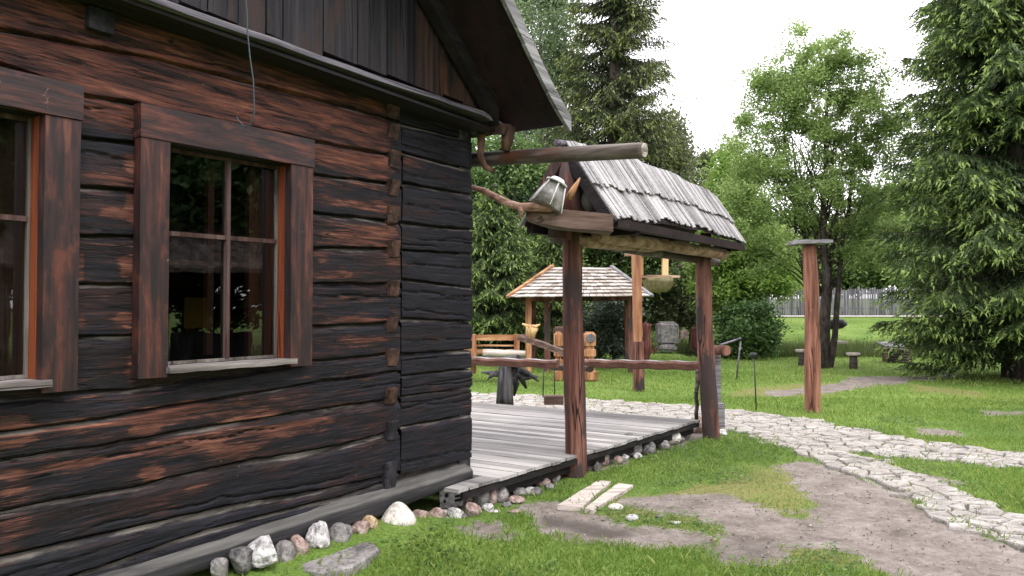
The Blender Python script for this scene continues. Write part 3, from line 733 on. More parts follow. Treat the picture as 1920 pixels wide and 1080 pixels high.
def ground_mat():
    m = M('lawn_and_dirt', .95, .15)
    n = m.noise((3, 3, 3), 1, 6, .65); n2 = m.noise((40, 40, 40), 1, 4, .7); n3 = m.noise((.35, .35, .35), 1, 4, .6)
    nb = m.noise((14, 14, 14), 1, 3, .6)
    grass = m.ramp(m.math('ADD', m.math('MULTIPLY', n2, .5), m.math('MULTIPLY', n3, .5)), [(.40, (.055, .098, .018)), (.5, (.100, .165, .030)), (.60, (.165, .22, .055))])
    wornc = m.ramp(n2, [(.35, (.10, .10, .035)), (.65, (.24, .20, .085))])
    dirtc = m.ramp(m.math('ADD', m.math('MULTIPLY', n, .5), m.math('ADD', m.math('MULTIPLY', nb, .25), m.math('MULTIPLY', n2, .25))), [(.36, (.085, .070, .058)), (.47, (.160, .137, .119)), (.56, (.222, .194, .172)), (.66, (.30, .27, .245))])
    f = m.math('ADD', m.attr('worn'), m.math('MULTIPLY', m.math('SUBTRACT', n, .5), 1.6))
    col = m.mix(m.mapr(f, .45, 1.0, 0, .75), grass, wornc)
    fd = m.math('ADD', m.attr('dirt'), m.math('MULTIPLY', m.math('SUBTRACT', nb, .5), 1.1)); fd = m.math('ADD', fd, m.math('MULTIPLY', m.math('SUBTRACT', n2, .5), .9))
    fd = m.math('MAXIMUM', m.mapr(fd, .25, .75), m.attr('path'))
    pc = m.ramp(n2, [(.42, (.12, .12, .08)), (.5, (.24, .22, .185)), (.6, (.36, .335, .295))])
    dirtc = m.mix(m.attr('path'), dirtc, pc)
    dirtc = m.mix(m.math('MULTIPLY', m.attr('wet'), .8), dirtc, (.05, .04, .033))
    # pebbles
    v = m.mapr(m.voro((30, 30, 30), 1), .22, .12); v = m.math('MULTIPLY', v, m.mapr(n, .46, .54))
    dirtc = m.mix(m.math('MULTIPLY', v, .5), dirtc, (.38, .34, .32))
    col = m.mix(fd, col, dirtc)
    h = m.math('ADD', m.math('MULTIPLY', n2, .7), m.math('ADD', nb, m.math('MULTIPLY', v, .6)))
    rg = m.mapr(m.attr('wet'), .2, .9, .95, .35)
    return m.done(col, m.bump(h, .7, .02), rg)
MGROUND = ground_mat()
link('ground', me, MGROUND, kind='structure')

# paving: cracked irregular slabs laid as a crazy path
def voronoi_path():
    poly = PATH; mn, mxx = poly.min(0), poly.max(0)
    r = random.Random(5)
    # cell size grows a little off-axis; slabs are elongated
    cx, cy = .25, .15
    ix0, ix1 = int(mn[0]/cx)-2, int(min(mxx[0], 12)/cx)+2; iy0, iy1 = int(max(mn[1], 4)/cy)-2, int(mxx[1]/cy)+2
    P = {}
    for i in range(ix0-1, ix1+2):
        for j in range(iy0-1, iy1+2): P[i, j] = ((i+r.uniform(-.42, .42))*cx, (j+r.uniform(-.42, .42))*cy)
    V, Fc = [], []
    keys = [(i, j) for i in range(ix0, ix1+1) for j in range(iy0, iy1+1)]
    ctr = np.array([P[k] for k in keys]); sd = sdist(poly, ctr[:, 0], ctr[:, 1])+(fbm(ctr[:, 0]*1.5, ctr[:, 1]*1.5, 0, 91)-.5)*.22
    for k, s_ in zip(keys, sd):
        if s_ < -.03: continue
        c = P[k]; cell = [(c[0]-.6, c[1]-.6), (c[0]+.6, c[1]-.6), (c[0]+.6, c[1]+.6), (c[0]-.6, c[1]+.6)]
        for di in (-2, -1, 0, 1, 2):
            for dj in (-2, -1, 0, 1, 2):
                if not (di or dj): continue
                o = P.get((k[0]+di, k[1]+dj))
                if o is None: continue
                mx_, my_ = (c[0]+o[0])/2, (c[1]+o[1])/2; nx, ny = o[0]-c[0], o[1]-c[1]
                out = []
                for a in range(len(cell)):
                    p, q_ = cell[a], cell[(a+1) % len(cell)]
                    dp = (p[0]-mx_)*nx+(p[1]-my_)*ny; dq = (q_[0]-mx_)*nx+(q_[1]-my_)*ny
                    if dp <= 0: out.append(p)
                    if dp*dq < 0: t = dp/(dp-dq); out.append((p[0]+(q_[0]-p[0])*t, p[1]+(q_[1]-p[1])*t))
                cell = out
                if len(cell) < 3: break
        if len(cell) < 3: continue
        gap = r.uniform(.003, .012); ring = []
        for a in range(len(cell)):
            p, q_ = Vector(cell[a]), Vector(cell[(a+1) % len(cell)]); n_ = max(1, int((q_-p).length/.07))
            for t in range(n_): ring.append(p.lerp(q_, t/n_))
        cc = Vector(c); rr = []
        for p in ring:
            d = (p-cc); L_ = d.length; j = (float(vnoise(p.x*16, p.y*16, 0, 3))-.5)*.045
            rr.append(cc+d*max(.2, (L_-gap-abs(j)*.6+j*.5)/max(L_, .001)))
        z0 = .008+r.uniform(0, .016); tx, ty = r.uniform(-.03, .03), r.uniform(-.03, .03)
        b = len(V); n_ = len(rr)
        for p in rr: V.append((p.x, p.y, -.03))
        for p in rr: V.append((p.x, p.y, z0-.008+tx*(p.x-c[0])+ty*(p.y-c[1])))
        for p in rr:
            q_ = cc+(p-cc)*.93; V.append((q_.x, q_.y, z0+tx*(q_.x-c[0])+ty*(q_.y-c[1])+float(vnoise(q_.x*9, q_.y*9, 0, 4))*.008))
        V.append((c[0], c[1], z0+.004)); top = len(V)-1
        for a in range(n_):
            d = (a+1) % n_
            Fc += [(b+a, b+d, b+n_+d, b+n_+a), (b+n_+a, b+n_+d, b+2*n_+d, b+2*n_+a), (b+2*n_+a, b+2*n_+d, top)]
    me = bpy.data.meshes.new('path'); me.from_pydata(V, [], Fc); me.update(); return me
m = M('pale_flagstone', .85, .3)
n = m.noise((5, 5, 5), 1, 6, .7, .6); n2 = m.noise((22, 22, 22), 1, 5, .75, .3); big = m.noise((1.1, 1.1, 1.1), 1, 3, .5)
lay = m.noise((3, 11, 8), 1, 4, .7, 1.2)
col = m.ramp(m.math('ADD', m.math('MULTIPLY', n, .45), m.math('MULTIPLY', lay, .55)), [(.36, (.12, .11, .098)), (.45, (.27, .25, .228)), (.54, (.42, .395, .36)), (.66, (.57, .545, .51))])
isl = m.nd('ShaderNodeNewGeometry').outputs['Random Per Island']; col = m.mix(m.mapr(isl, .35, 1., 0, .5), col, (.36, .33, .29)); col = m.mix(m.mapr(n2, .57, .65), col, (.14, .122, .10)); col = m.mix(m.mapr(big, .56, .7, 0, .35), col, (.34, .29, .24))
MPATH = m.done(col, m.bump(m.math('ADD', m.math('MULTIPLY', lay, 1.2), n2), 1., .03))
link('path', voronoi_path(), MPATH, kind='structure')

# loose grit and crumbs on the bare ground
def litter():
    n_ = 60000; X = rng.uniform(-.6, 7.2, n_); Y = rng.uniform(4.2, 10.5, n_); d, p, wo_, we = masks(X, Y)
    k = rng.random(n_) < np.clip(d*.26+.12*wo_+.25*p*(1-p)*4, 0, 1)*sstep(.30, .62, fbm(X*2.3, Y*2.3, 0, 55)); X, Y = X[k], Y[k]; n_ = len(X)
    s_ = .0022+.0075*rng.random(n_)**4+.004*(rng.random(n_) < .1); Z = terrain(X, Y)-.006+s_*.3; oc = np.array([(1, 0, 0), (0, 1, 0), (-1, 0, 0), (0, -1, 0), (0, 0, .7), (0, 0, -.5)])
    V = np.stack([X, Y, Z], -1)[:, None]+oc[None]*s_[:, None, None]*rng.uniform(.6, 1.4, (n_, 6, 1)); b = (np.arange(n_)*6)[:, None, None]
    f = np.array([(0, 1, 4), (1, 2, 4), (2, 3, 4), (3, 0, 4), (1, 0, 5), (2, 1, 5), (3, 2, 5), (0, 3, 5)])[None]+b
    return npmesh('gravel', V.reshape(-1, 3), f.reshape(-1, 3), dict(tone=np.repeat(rng.random(n_), 6)))
m = M('mixed_grit', .9, .2); link('gravel', litter(), m.done(m.ramp(m.attr('tone'), [(0, (.05, .038, .03)), (.45, (.15, .125, .105)), (.8, (.27, .24, .21)), (1, (.48, .45, .41))])), kind='stuff', label='fine grit and small pebbles scattered over the bare dirt', cat='gravel')
# low broad-leaved weeds and clover in patches of the lawn
def clover():
    n_ = 90000; X = rng.uniform(-1.2, 9, n_); Y = rng.uniform(4.2, 13, n_); d, p, wo_, we = masks(X, Y); f_ = fbm(X*1.1+9, Y*1.1, 0, 56)
    k = (rng.random(n_) < sstep(.50, .66, f_)*(1-p)*(1-d)+.10*sstep(.05, .5, d)*(1-sstep(.5, .95, d))) & ((X*nv.x+Y*nv.y) > -WD+.3)
    ax, ay = DECKA[0]; bx_, by_ = DECKA[1]; k &= ~((bx_-ax)*(Y-ay)-(by_-ay)*(X-ax) > -.03); X, Y = X[k], Y[k]; n_ = len(X); s_ = .006+.010*rng.random(n_); th = rng.uniform(0, 6.3, n_)
    Z = terrain(X, Y)+.012+.028*rng.random(n_); V = np.empty((n_, 4, 3))
    for i in range(4):
        a = th+i*np.pi/2; V[:, i] = np.stack([X+np.cos(a)*s_, Y+np.sin(a)*s_, Z+rng.normal(0, .003, n_)], -1)
    return npmesh('clover', V.reshape(-1, 3), np.arange(n_*4).reshape(n_, 4), dict(tone=np.repeat(rng.random(n_), 4)))
# pond with reeds, seen low under the trees
g = G(); g.add([(5.5, 24.7, -.10), (60, 24.7, -.10), (60, 29.5, -.10), (5.5, 29.5, -.10)], [(0, 1, 2, 3)])
m = M('pond_water', .08, .5); MW = m.done((.02, .028, .015), m.bump(m.noise((3, 3, 3), 1, 3, .5), .1, .02))
link('pond_water', g.mesh('pond_water'), MW, kind='structure')

# ================================================================== grass blades
def leafmat(name, c0, c1, c2, trans=.35, rough=.55, attr='tone', tipc=None):
    m = M(name, rough, .35); a = m.attr(attr)
    col = m.ramp(a, [(0, c0), (.5, c1), (1, c2)])
    m.L(col, m.b.inputs['Base Color'])
    tl = m.nd('ShaderNodeBsdfTranslucent'); m.L(col, tl.inputs[0])
    mm = m.nd('ShaderNodeMixShader'); mm.inputs[0].default_value = trans
    m.L(m.b.outputs[0], mm.inputs[1]); m.L(tl.outputs[0], mm.inputs[2]); m.L(mm.outputs[0], m.out.inputs['Surface'])
    return m.m
MBLADE = leafmat('grass_blade', (.075, .14, .022), (.165, .27, .045), (.32, .37, .11), .5)
DECKA = [tuple(PG(870, 915, .22))[:2], tuple(PG(1312, 787, .22))[:2]]
def grass():
    out = []
    X, Y = [], []
    for (y0_, y1_, dens) in ((4.0, 6.5, 5600), (6.5, 9.5, 2600), (9.5, 13.5, 1000), (13.5, 19, 330), (19, 25, 120), (25, 45, 26)):
        xa, xb = -.55*y1_, .95*y1_+1
        n_ = int(dens*(xb-xa)*(y1_-y0_)); X.append(rng.uniform(xa, xb, n_)); Y.append(rng.uniform(y0_, y1_, n_))
    X = np.concatenate(X); Y = np.concatenate(Y)
    keep = (X > -.55*Y) & ((X < .72*Y) | (rng.random(len(X)) < .5)) & (((X*nv.x+Y*nv.y) > -WD+.12) | (X*dv.x+Y*dv.y > CORNER+.1))
    # stay off the deck
    ax, ay = DECKA[0]; bx_, by_ = DECKA[1]; side = (bx_-ax)*(Y-ay)-(by_-ay)*(X-ax)
    fx, fy = PG(884, 754, .22)[:2]; side2 = (fx-bx_)*(Y-by_)-(fy-by_)*(X-bx_)
    keep &= ~((side > -.02) & (side2 > -.1))
    keep &= (Y < 25) | (terrain(X, Y) > -.15)
    X, Y = X[keep], Y[keep]
    d, p, wo_, we = masks(X, Y)
    pr = (1-np.clip(d*1.25, 0, 1))*(1-p)*(1-.55*wo_*sstep(.35, .6, fbm(X*3, Y*3, 0, 5)))
    pr = np.maximum(pr, .05*(1-d)); oo = X*nv.x+Y*nv.y+WD; ss = X*dv.x+Y*dv.y; pr = np.where((oo > 0) & (oo < .42) & (ss < CORNER+.3), pr*.12, pr)
    keep = rng.random(len(X)) < pr
    X, Y = X[keep], Y[keep]; wo_ = wo_[keep]; d = d[keep]; n_ = len(X)
    patch = fbm(X*1.3, Y*1.3, 0, 51)
    far = 1+np.clip((Y-6)/6, 0, 3)
    H = (.012+.046*rng.random(n_)**1.6+.03*(rng.random(n_) < .04))*(.55+1.0*patch)*(1-.45*wo_)*(1+.15*(far-1)); Wd = (.0022+.002*rng.random(n_))*far
    th = rng.uniform(0, 2*np.pi, n_); lean = rng.uniform(.1, .9, n_)*H; la = rng.uniform(0, 2*np.pi, n_)
    Z = terrain(X, Y)-.004
    c, s_ = np.cos(th)*Wd, np.sin(th)*Wd
    V = np.empty((n_, 4, 3)); lx, ly = np.cos(la)*lean, np.sin(la)*lean
    V[:, 0] = np.stack([X-c, Y-s_, Z], -1); V[:, 1] = np.stack([X+c, Y+s_, Z], -1)
    V[:, 2] = np.stack([X+c*.7+lx*.35, Y+s_*.7+ly*.35, Z+H*.6], -1); V[:, 3] = np.stack([X+lx, Y+ly, Z+H], -1)
    f = np.arange(n_)*4; Fq = np.concatenate([np.stack([f, f+1, f+2], -1), np.stack([f, f+2, f+3], -1)])
    dry = (rng.random(n_) < .12+.3*wo_)
    tone = np.clip(.25+.5*patch+rng.normal(0, .13, n_)+.5*dry+.45*(fbm(X*.6, Y*.6, 0, 52)-.5), 0, 1)
    me = npmesh('grass', V.reshape(-1, 3), Fq, dict(tone=np.repeat(tone, 4)))
    print('blades', n_); return me
link('clover', clover(), leafmat('clover_leaf', (.035, .075, .018), (.07, .14, .03), (.13, .21, .05), .3), kind='stuff', label='patches of low clover and broad-leaved weeds in the lawn', cat='clover')
link('grass', grass(), MBLADE, kind='stuff', label='short green lawn grass growing around the path and bare dirt', cat='grass')

# reeds along the pond
def reeds():
    n_ = 9000; X = rng.uniform(6.2, 17, n_); Y = np.where(rng.random(n_) < .45, rng.uniform(24.3, 25.0, n_), rng.uniform(28.7, 30, n_))
    H = .25+.35*rng.random(n_)*(.4+fbm(X*.8, Y*.8, 0, 8)); th = rng.uniform(0, 2*np.pi, n_); wd = .012; Z = -.08+terrain(X, Y)*0
    lx, ly = rng.normal(0, .08, n_), rng.normal(0, .05, n_); c, s_ = np.cos(th)*wd, np.sin(th)*wd
    V = np.empty((n_, 3, 3)); V[:, 0] = np.stack([X-c, Y-s_, Z], -1); V[:, 1] = np.stack([X+c, Y+s_, Z], -1); V[:, 2] = np.stack([X+lx, Y+ly, Z+H], -1)
    f = np.arange(n_)*3
    return npmesh('reeds', V.reshape(-1, 3), np.stack([f, f+1, f+2], -1), dict(tone=np.repeat(rng.random(n_), 3)))
link('reeds', reeds(), leafmat('reed', (.04, .07, .02), (.08, .13, .03), (.17, .17, .07), .3), kind='stuff', label='tall reeds and weeds fringing the pond', cat='reeds')

# ================================================================== deck
a_, b_ = Vector((*DECKA[0], 0)), Vector((*DECKA[1], 0))
ed_ = (b_-a_); edl = ed_.length; ed_.normalize(); pl = -nv
deck = empty('wooden_deck', tuple(b_), 0, label='low grey wooden deck of weathered boards beside the log cabin', cat='deck')
DANG = math.atan2(ed_.y, ed_.x)
def deckboards():
    g = G(); t = 0.; DL = (PG(884, 754, .22)-PG(1312, 787, .22)).length+1.5
    while t < edl:
        w_ = .125*random.uniform(.96, 1.04); p0 = b_-ed_*t; p1 = b_-ed_*(t+w_-.005)
        z = .22+random.uniform(-.003, .003); e0 = random.uniform(-.03, .03)
        if t < edl-.05: q0 = e0
        else: q0 = .30
        A_ = [p0-pl*q0*.5, p1-pl*q0*.5, p1+pl*DL, p0+pl*DL]
        if False:                      # boards that run under the cabin stop at its side wall
            A_ = [p0+pl*.3, p1+pl*.3, p1+pl*DL, p0+pl*DL]
        if t > edl-.50: A_ = [p0, p1, p1+pl*.16, p0+pl*.16]
        nn = 1
        g.hexa([(p.x, p.y, z-.026) for p in A_]+[(p.x, p.y, z) for p in A_]); t += w_
    return g
# the deck's own frame: x across the boards, y along them
g = deckboards(); rotm = Matrix.Rotation(-(math.atan2(pl.y, pl.x)-R(90)), 4, 'Z')
me = g.mesh('deck_boards', tuple(b_)); me.transform(rotm); o = link('deck_boards', me, MDECK, deck); o.rotation_euler = (0, 0, math.atan2(pl.y, pl.x)-R(90))
g = G()
for off, l in ((.12, .1), (1.4, .05), (2.7, .05)):
    p0 = b_+pl*off; p1 = a_+pl*off+ed_*.5; g.beam((p0.x, p0.y, .115), (p1.x, p1.y, .115), .09, .13, 10, .003)
part('joist', g, MBLACK, deck)
g = G(); p0 = b_+pl*.02-nv*0; p1 = a_+pl*.02; g.beam((p0.x, p0.y, .160), (p1.x, p1.y, .160), .03, .045, 12, .002); part('void_shade_strip', g, MBLACK, deck)  # black colour stands in for the shaded void below the deck's edge

# ================================================================== canopy
can = empty('shingled_canopy', tuple(PG(1078, 895)), 0, label='narrow rustic gate canopy with a grey shingled roof carried on two round red-brown posts', cat='canopy')
def roundpost(base, ztop, r0, r1, seed, lean=(0, 0), n=26, rough=.05):
    P = []; rr = []
    for i in range(n+1):
        k = i/n; P.append((base[0]+lean[0]*k+.012*math.sin(k*5+seed), base[1]+lean[1]*k, -.08+(ztop+.08)*k)); rr.append((r0+(r1-r0)*k)*(1+.03*math.sin(k*13+seed*2)+random.uniform(-.012, .012)))
    g = G(); g.tube(P, rr, 22, rough, seed); return g
pA = PG(1078, 893); pB = PG(1333, 822)
part('post', roundpost(pA, 2.36, .105, .092, 1, (-.012, 0)), MPOST, can)
part('post', roundpost(pB, 2.26, .108, .088, 2, (-.09, 0), rough=.09), MPOST, can)
# roof: ridge from near to far, long split shingles in two courses on each slope
rn = Vector((.473, 7.0, 3.065)); rf = PY(1340, 372, 9.9); en = PY(1148, 410, 6.72); ef = PY(1398, 457, 9.55)
ax_ = (rf-rn); 
def rp(u, t, side=1):
    """point on the roof: u along the ridge, t down the slope"""
    a = rn.lerp(rf, u); b = en.lerp(ef, u)
    if side < 0: d = b-a; hd = Vector((d.x, d.y, 0)); b = a-hd+Vector((0, 0, d.z))
    p = a.lerp(b, t); p.z += .06*math.sin(u*math.pi)*1.2-.04*math.sin(t*math.pi)*(1-u)*.4+.012*math.sin(u*23)
    return p
def shingles(side):
    g = G(); r = random.Random(3+side); nn = 64
    for course, (t0, t1, lift) in enumerate(((.52, 1.0, .0), (-.02, .57, .028))):
        for i in range(nn):
            u0 = i/nn+.0008; u1 = (i+1)/nn-.0012+r.uniform(0, .0006); te = t1+r.uniform(-.035, .03)
            if course == 0 and .3 < u0 < .62: te -= .02
            nrm = (rp(u1, .5, side)-rp(u0, .5, side)).cross(rp(u0, .8, side)-rp(u0, .2, side)).normalized()
            if nrm.z < 0: nrm = -nrm
            l0 = nrm*(lift+r.uniform(0, .010)); l1 = nrm*(lift+r.uniform(0, .010)); th = nrm*.012
            A_ = []
            for (u, t, l) in ((u0, t0, l0), (u1, t0, l1), (u1, te, l1), (u0, te+r.uniform(-.01, .01), l0)): A_.append(rp(u, t, side)+l)
            g.hexa([tuple(p) for p in A_]+[tuple(p+th) for p in A_])
    return g
m = M('silvered_split_shingle', .7, .35); at_ = m.nd('ShaderNodeNewGeometry')
ri = at_.outputs['Random Per Island']; f1 = m.noise((34, 34, 34), 1, 5, .8); f2 = m.noise((2, 2, 2), 1, 4, .6)
v = m.math('ADD', m.math('MULTIPLY', ri, .26), m.math('ADD', m.math('MULTIPLY', f1, .5), m.math('MULTIPLY', f2, .42)))
MSH2 = m.done(m.ramp(v, [(.36, (.05, .048, .047)), (.5, (.145, .14, .138)), (.62, (.28, .272, .268)), (.8, (.42, .41, .40))]), m.bump(f1, .5, .006))
sh = part('roof_shingles', shingles(1), MSH2, can); part('roof_shingles', shingles(-1), MSH2, can)
# dark boarding under the shingles
def under(side):
    g = G(); n_ = 10; P = []
    for i in range(n_+1):
        u = .015+.97*i/n_
        for t, dz in ((0, -.02), (.96, -.02), (.96, -.045), (0, -.045)): p = rp(u, t, side); P.append((p.x, p.y, p.z+dz))
    fs = []
    for i in range(n_):
        for e in range(4): b = 4*i; k = (e+1) % 4; fs.append((b+e, b+k, b+4+k, b+4+e))
    fs += [(3, 2, 1, 0), tuple(4*n_+e for e in range(4))]
    return g.add(P, fs)
part('roof_boards', under(1), MROOFU, can); part('roof_boards', under(-1), MROOFU, can)
g = G(); P = [rp(u, 0, 1)+Vector((0, 0, .02)) for u in np.linspace(-.035, 1.0, 14)]; g.tube(P, [.028]*14, 8, .2, 4); part('ridge_pole', g, MGREYL, can)
# rake boards at the near gable, king post, carved cross beam
g = G(); g.beam(rp(0, .0)-Vector((0, 0, .05)), rp(0, .99)-Vector((0, 0, .05)), .05, .10, 4, .004); part('rake_board', g, MBLACK, can)
g = G(); g.beam(rp(0, .0, -1)-Vector((0, 0, .05)), rp(0, .6, -1)-Vector((0, 0, .05)), .05, .10, 4, .004); part('rake_board', g, MPOST, can)
kp = PY(1066, 392, 7.05); kt = PY(1066, 300, 7.02)
g = G(); g.tube([kp-Vector((0, 0, .1)), kp.lerp(kt, .35), kt], [.125, .12, .075], 12, .12, 6); part('king_post', g, MPOST, can)
# carved cross beam: thick slab with a rounded, tapering left end
bl = PY(986, 400, 6.75); br = PY(1147, 417, 6.78)
g = G(); P = []; prof = [(0, .30, -.02), (.04, .55, -.04), (.14, .8, -.02), (.3, 1, 0), (.5, 1.08, 0), (.75, 1.05, 0), (1, 1, 0)]
for k, hs, dz in prof:
    c = bl.lerp(br, k); h = .062*hs; top = .055
    for (dy, z) in ((-.13, -h*1.5), (-.13, top), (.16, top), (.16, -h*1.5)):
        sc = .35+.65*min(1, k/.25); P.append((c.x+random.uniform(-.003, .003), c.y+.015+dy*sc, c.z+z+dz*.3+random.uniform(-.004, .004)))
fs = []
for i in range(len(prof)-1):
    for e in range(4): b = 4*i; k = (e+1) % 4; fs.append((b+e, b+k, b+4+k, b+4+e))
fs += [(3, 2, 1, 0), tuple(4*(len(prof)-1)+e for e in range(4))]
g.add(P, fs); part('cross_beam', g, MSLAB, can)
g = G(); g.beam(PY(1028, 436, 7.25), PY(1075, 441, 7.25), .12, .09, 3, .006); part('beam_stub', g, MPOST, can)
# long poles from post to post
for a, b, r0, r1, mt in (((1092, 452, 7.25), (1262, 470, 9.3), .055, .05, MYEL), ((1120, 440, 7.3), (1358, 478, 9.35), .068, .065, MYEL)):
    g = G(); g.tube(jit_pts(PY(*a), PY(*b), 10, .006, 3), np.linspace(r0, r1, 11), 12, .06, 2); part('long_pole', g, mt, can)
g = G(); g.tube(jit_pts(PY(1040, 446, 7.5), PY(1345, 492, 9.9), 8, .006, 4), .05, 10, .06, 5); part('long_pole', g, MDARKLOG, can)
g = G(); g.beam(rp(.03, .93)-Vector((0, 0, .085)), rp(.985, .93)-Vector((0, 0, .085)), .07, .08, 8, .004); part('eave_purlin', g, MROOFU, can)
g = G(); g.beam(rp(.03, .93, -1)-Vector((0, 0, .085)), rp(.985, .93, -1)-Vector((0, 0, .085)), .07, .08, 8, .004); part('eave_purlin', g, MROOFU, can)
for u in (.16, .5, .93):
    g = G(); a, b = rp(u, .93), rp(u, .93, -1); g.beam(a-Vector((0, 0, .13)), b-Vector((0, 0, .13)), .08, .08, 3, .004); part('tie_beam', g, MROOFU, can)
c_ = rp(.93, .93, -1).lerp(rp(.93, .93, 1), .5)
g = G(); g.beam(PY(1322, 490, 9.4), PY(1322, 440, 9.5), .12, .12, 2, .003, up=(0, 1, 0)); part('king_post', g, MPOST, can)

# bare branch reaching from the cabin to the carved beam
g = G(); P = [PY(x, y, Y) for x, y, Y in ((880, 350, 6.75), (905, 357, 6.72), (930, 370, 6.68), (950, 380, 6.64), (975, 388, 6.62), (1002, 388, 6.6), (1035, 392, 6.62))]
g.tube(P, [.022, .025, .030, .029, .034, .036, .03], 10, .25, 3)
g.tube([PY(975, 388, 6.6), PY(978, 398, 6.6), PY(975, 408, 6.6)], [.025, .022, .014], 8, .1, 3)
g.tube([PY(955, 380, 6.62), PY(960, 388, 6.6)], [.016, .01], 6)
single('bare_branch', g, MBRANCH, PY(950, 380, 6.64), label='knobbly bare branch running from the cabin corner to the carved beam', cat='branch')
# horn-shaped wooden peg leaning on the king post
g = G(); g.tube([PY(1066, 372, 6.75), PY(1075, 356, 6.72), PY(1088, 333, 6.7)], [.034, .028, .006], 10, .05, 2); single('wooden_peg', g, MORANGEZ, PY(1066, 372, 6.75), label='pointed orange-brown wooden peg leaning inside the canopy gable', cat='peg')
# old lantern lying on the carved beam
lan = empty('lantern', tuple(PY(1030, 392, 6.62)), 0, label='old frosted glass lantern with a metal cap lying on the carved beam under the canopy', cat='lantern')
c0 = PY(1022, 388, 6.62)+Vector((0, 0, .0)); topc = PY(1043, 345, 6.64)
mg = M('frosted_lantern_glass', .35, .5); mg.b.inputs['Transmission Weight'].default_value = .55; MLG = mg.done(mg.ramp(mg.noise((30, 30, 30), 1, 5, .7), [(.35, (.14, .13, .11)), (.65, (.40, .38, .34))]))
axl = (topc-c0).normalized()
g = G(); g.tube([c0, c0.lerp(topc, .5), topc], [.155, .125, .085], 6, cap=True); part('glass_body', g, MLG, lan)
for j in range(6):
    aa = axl.orthogonal().normalized(); bb = axl.cross(aa); th = 2*math.pi*j/6; d = aa*math.cos(th)+bb*math.sin(th)
    g = G(); g.tube([c0+d*.158, topc+d*.088], .007, 6); part('rib', g, MGALV, lan)
g = G(); g.tube([topc, topc+axl*.015, topc+axl*.02, topc+axl*.05], [.10, .10, .075, .055], 14); part('metal_cap', g, MGALV, lan)
g = G(); g.tube([PY(1075+10*math.cos(t), 380+26*math.sin(t), 6.85) for t in np.linspace(0, 2*math.pi, 12)], .012, 6)
g = G(); s0 = PY(1108, 376, 6.95); bm = bmesh.new(); bmesh.ops.create_icosphere(bm, subdivisions=3, radius=.1)
for v in bm.verts: v.co = Vector((v.co.x*.9, v.co.y*.8, v.co.z*1.05))*(1+.25*(float(vnoise(v.co.x*14+3, v.co.y*14, v.co.z*14, 9))-.5))
me = bpy.data.meshes.new('stone'); bm.to_mesh(me); bm.free()
MSTONED = plain('dark_lump', (.06, .055, .045), .9, 9, .4)
link('straw_bundle', me, MSTONED, None, tuple(s0), label='dark rough bundle tucked in the gable behind the lantern', cat='bundle')

# ================================================================== rails, stakes, stump
rail = empty('deck_rail', tuple(PG(1333, 822)), 0, label='flat-topped half-log rail between the two canopy posts side of the deck, right length', cat='rail')
rail['label'] = 'long half-log rail ending at the far canopy post, held up by a thin crooked stick'
def halflog(p, q, r, seed):
    g = G(); p, q = Vector(p), Vector(q); t = (q-p).normalized(); a = t.cross(Vector((0, 0, 1))).normalized(); n_ = 24; P = []; fs = []
    for i in range(n_+1):
        c = p.lerp(q, i/n_)+Vector((0, 0, .006*math.sin(i*1.3+seed))); P += [c-a*r+Vector((0, 0, r*.15)), c-a*r*.8+Vector((0, 0, r*.55)), c+a*r*.8+Vector((0, 0, r*.55)), c+a*r+Vector((0, 0, r*.15)), c+a*r*.6-Vector((0, 0, r*.75)), c-Vector((0, 0, r)), c-a*r*.6-Vector((0, 0, r*.75))]
        if i:
            b = 7*i
            for e in range(7): k = (e+1) % 7; fs.append((b-7+e, b-7+k, b+k, b+e))
    fs += [tuple(range(7)), tuple(7*n_+e for e in reversed(range(7)))]
    return g.add([tuple(v) for v in P], fs)
m = M('half_log_rail', .7, .3); f_ = m.noise((3, 14, 16), 1, 5, .65, .3); geo = m.nd('ShaderNodeNewGeometry'); sp_ = m.nd('ShaderNodeSeparateXYZ'); m.L(geo.outputs['Normal'], sp_.inputs[0])
MRAIL = m.done(m.mix(m.mapr(sp_.outputs[2], .4, .8), m.ramp(f_, [(.3, (.07, .03, .022)), (.7, (.20, .095, .065))]), m.ramp(f_, [(.3, (.16, .14, .14)), (.7, (.42, .40, .40))])), m.bump(f_, .5, .01))
rA = PY(1322, 684, 9.45); rB = PY(1080, 679, 10.6)
part('rail_beam', halflog(rA, rB, .072, 1), MRAIL, rail)
g = G(); g.tube(jit_pts(PG(1306, 786, .2), PY(1307, 692, 9.45), 7, .012, 4), .026, 8, .15, 2); part('stick', g, MDARKLOG, rail)
rail2 = empty('deck_rail', tuple(PG(945, 752, .2)), 0, label='brown half-log rail resting on the black stump at the left of the near canopy post', cat='rail')
part('rail_beam', halflog(PY(1046, 681, 10.0), PY(800, 672, 10.9), .07, 2), MRAIL, rail2)
part('lower_beam', halflog(PY(1110, 690, 10.5), PY(1030, 686, 10.3), .055, 3), MDARKLOG, rail2)
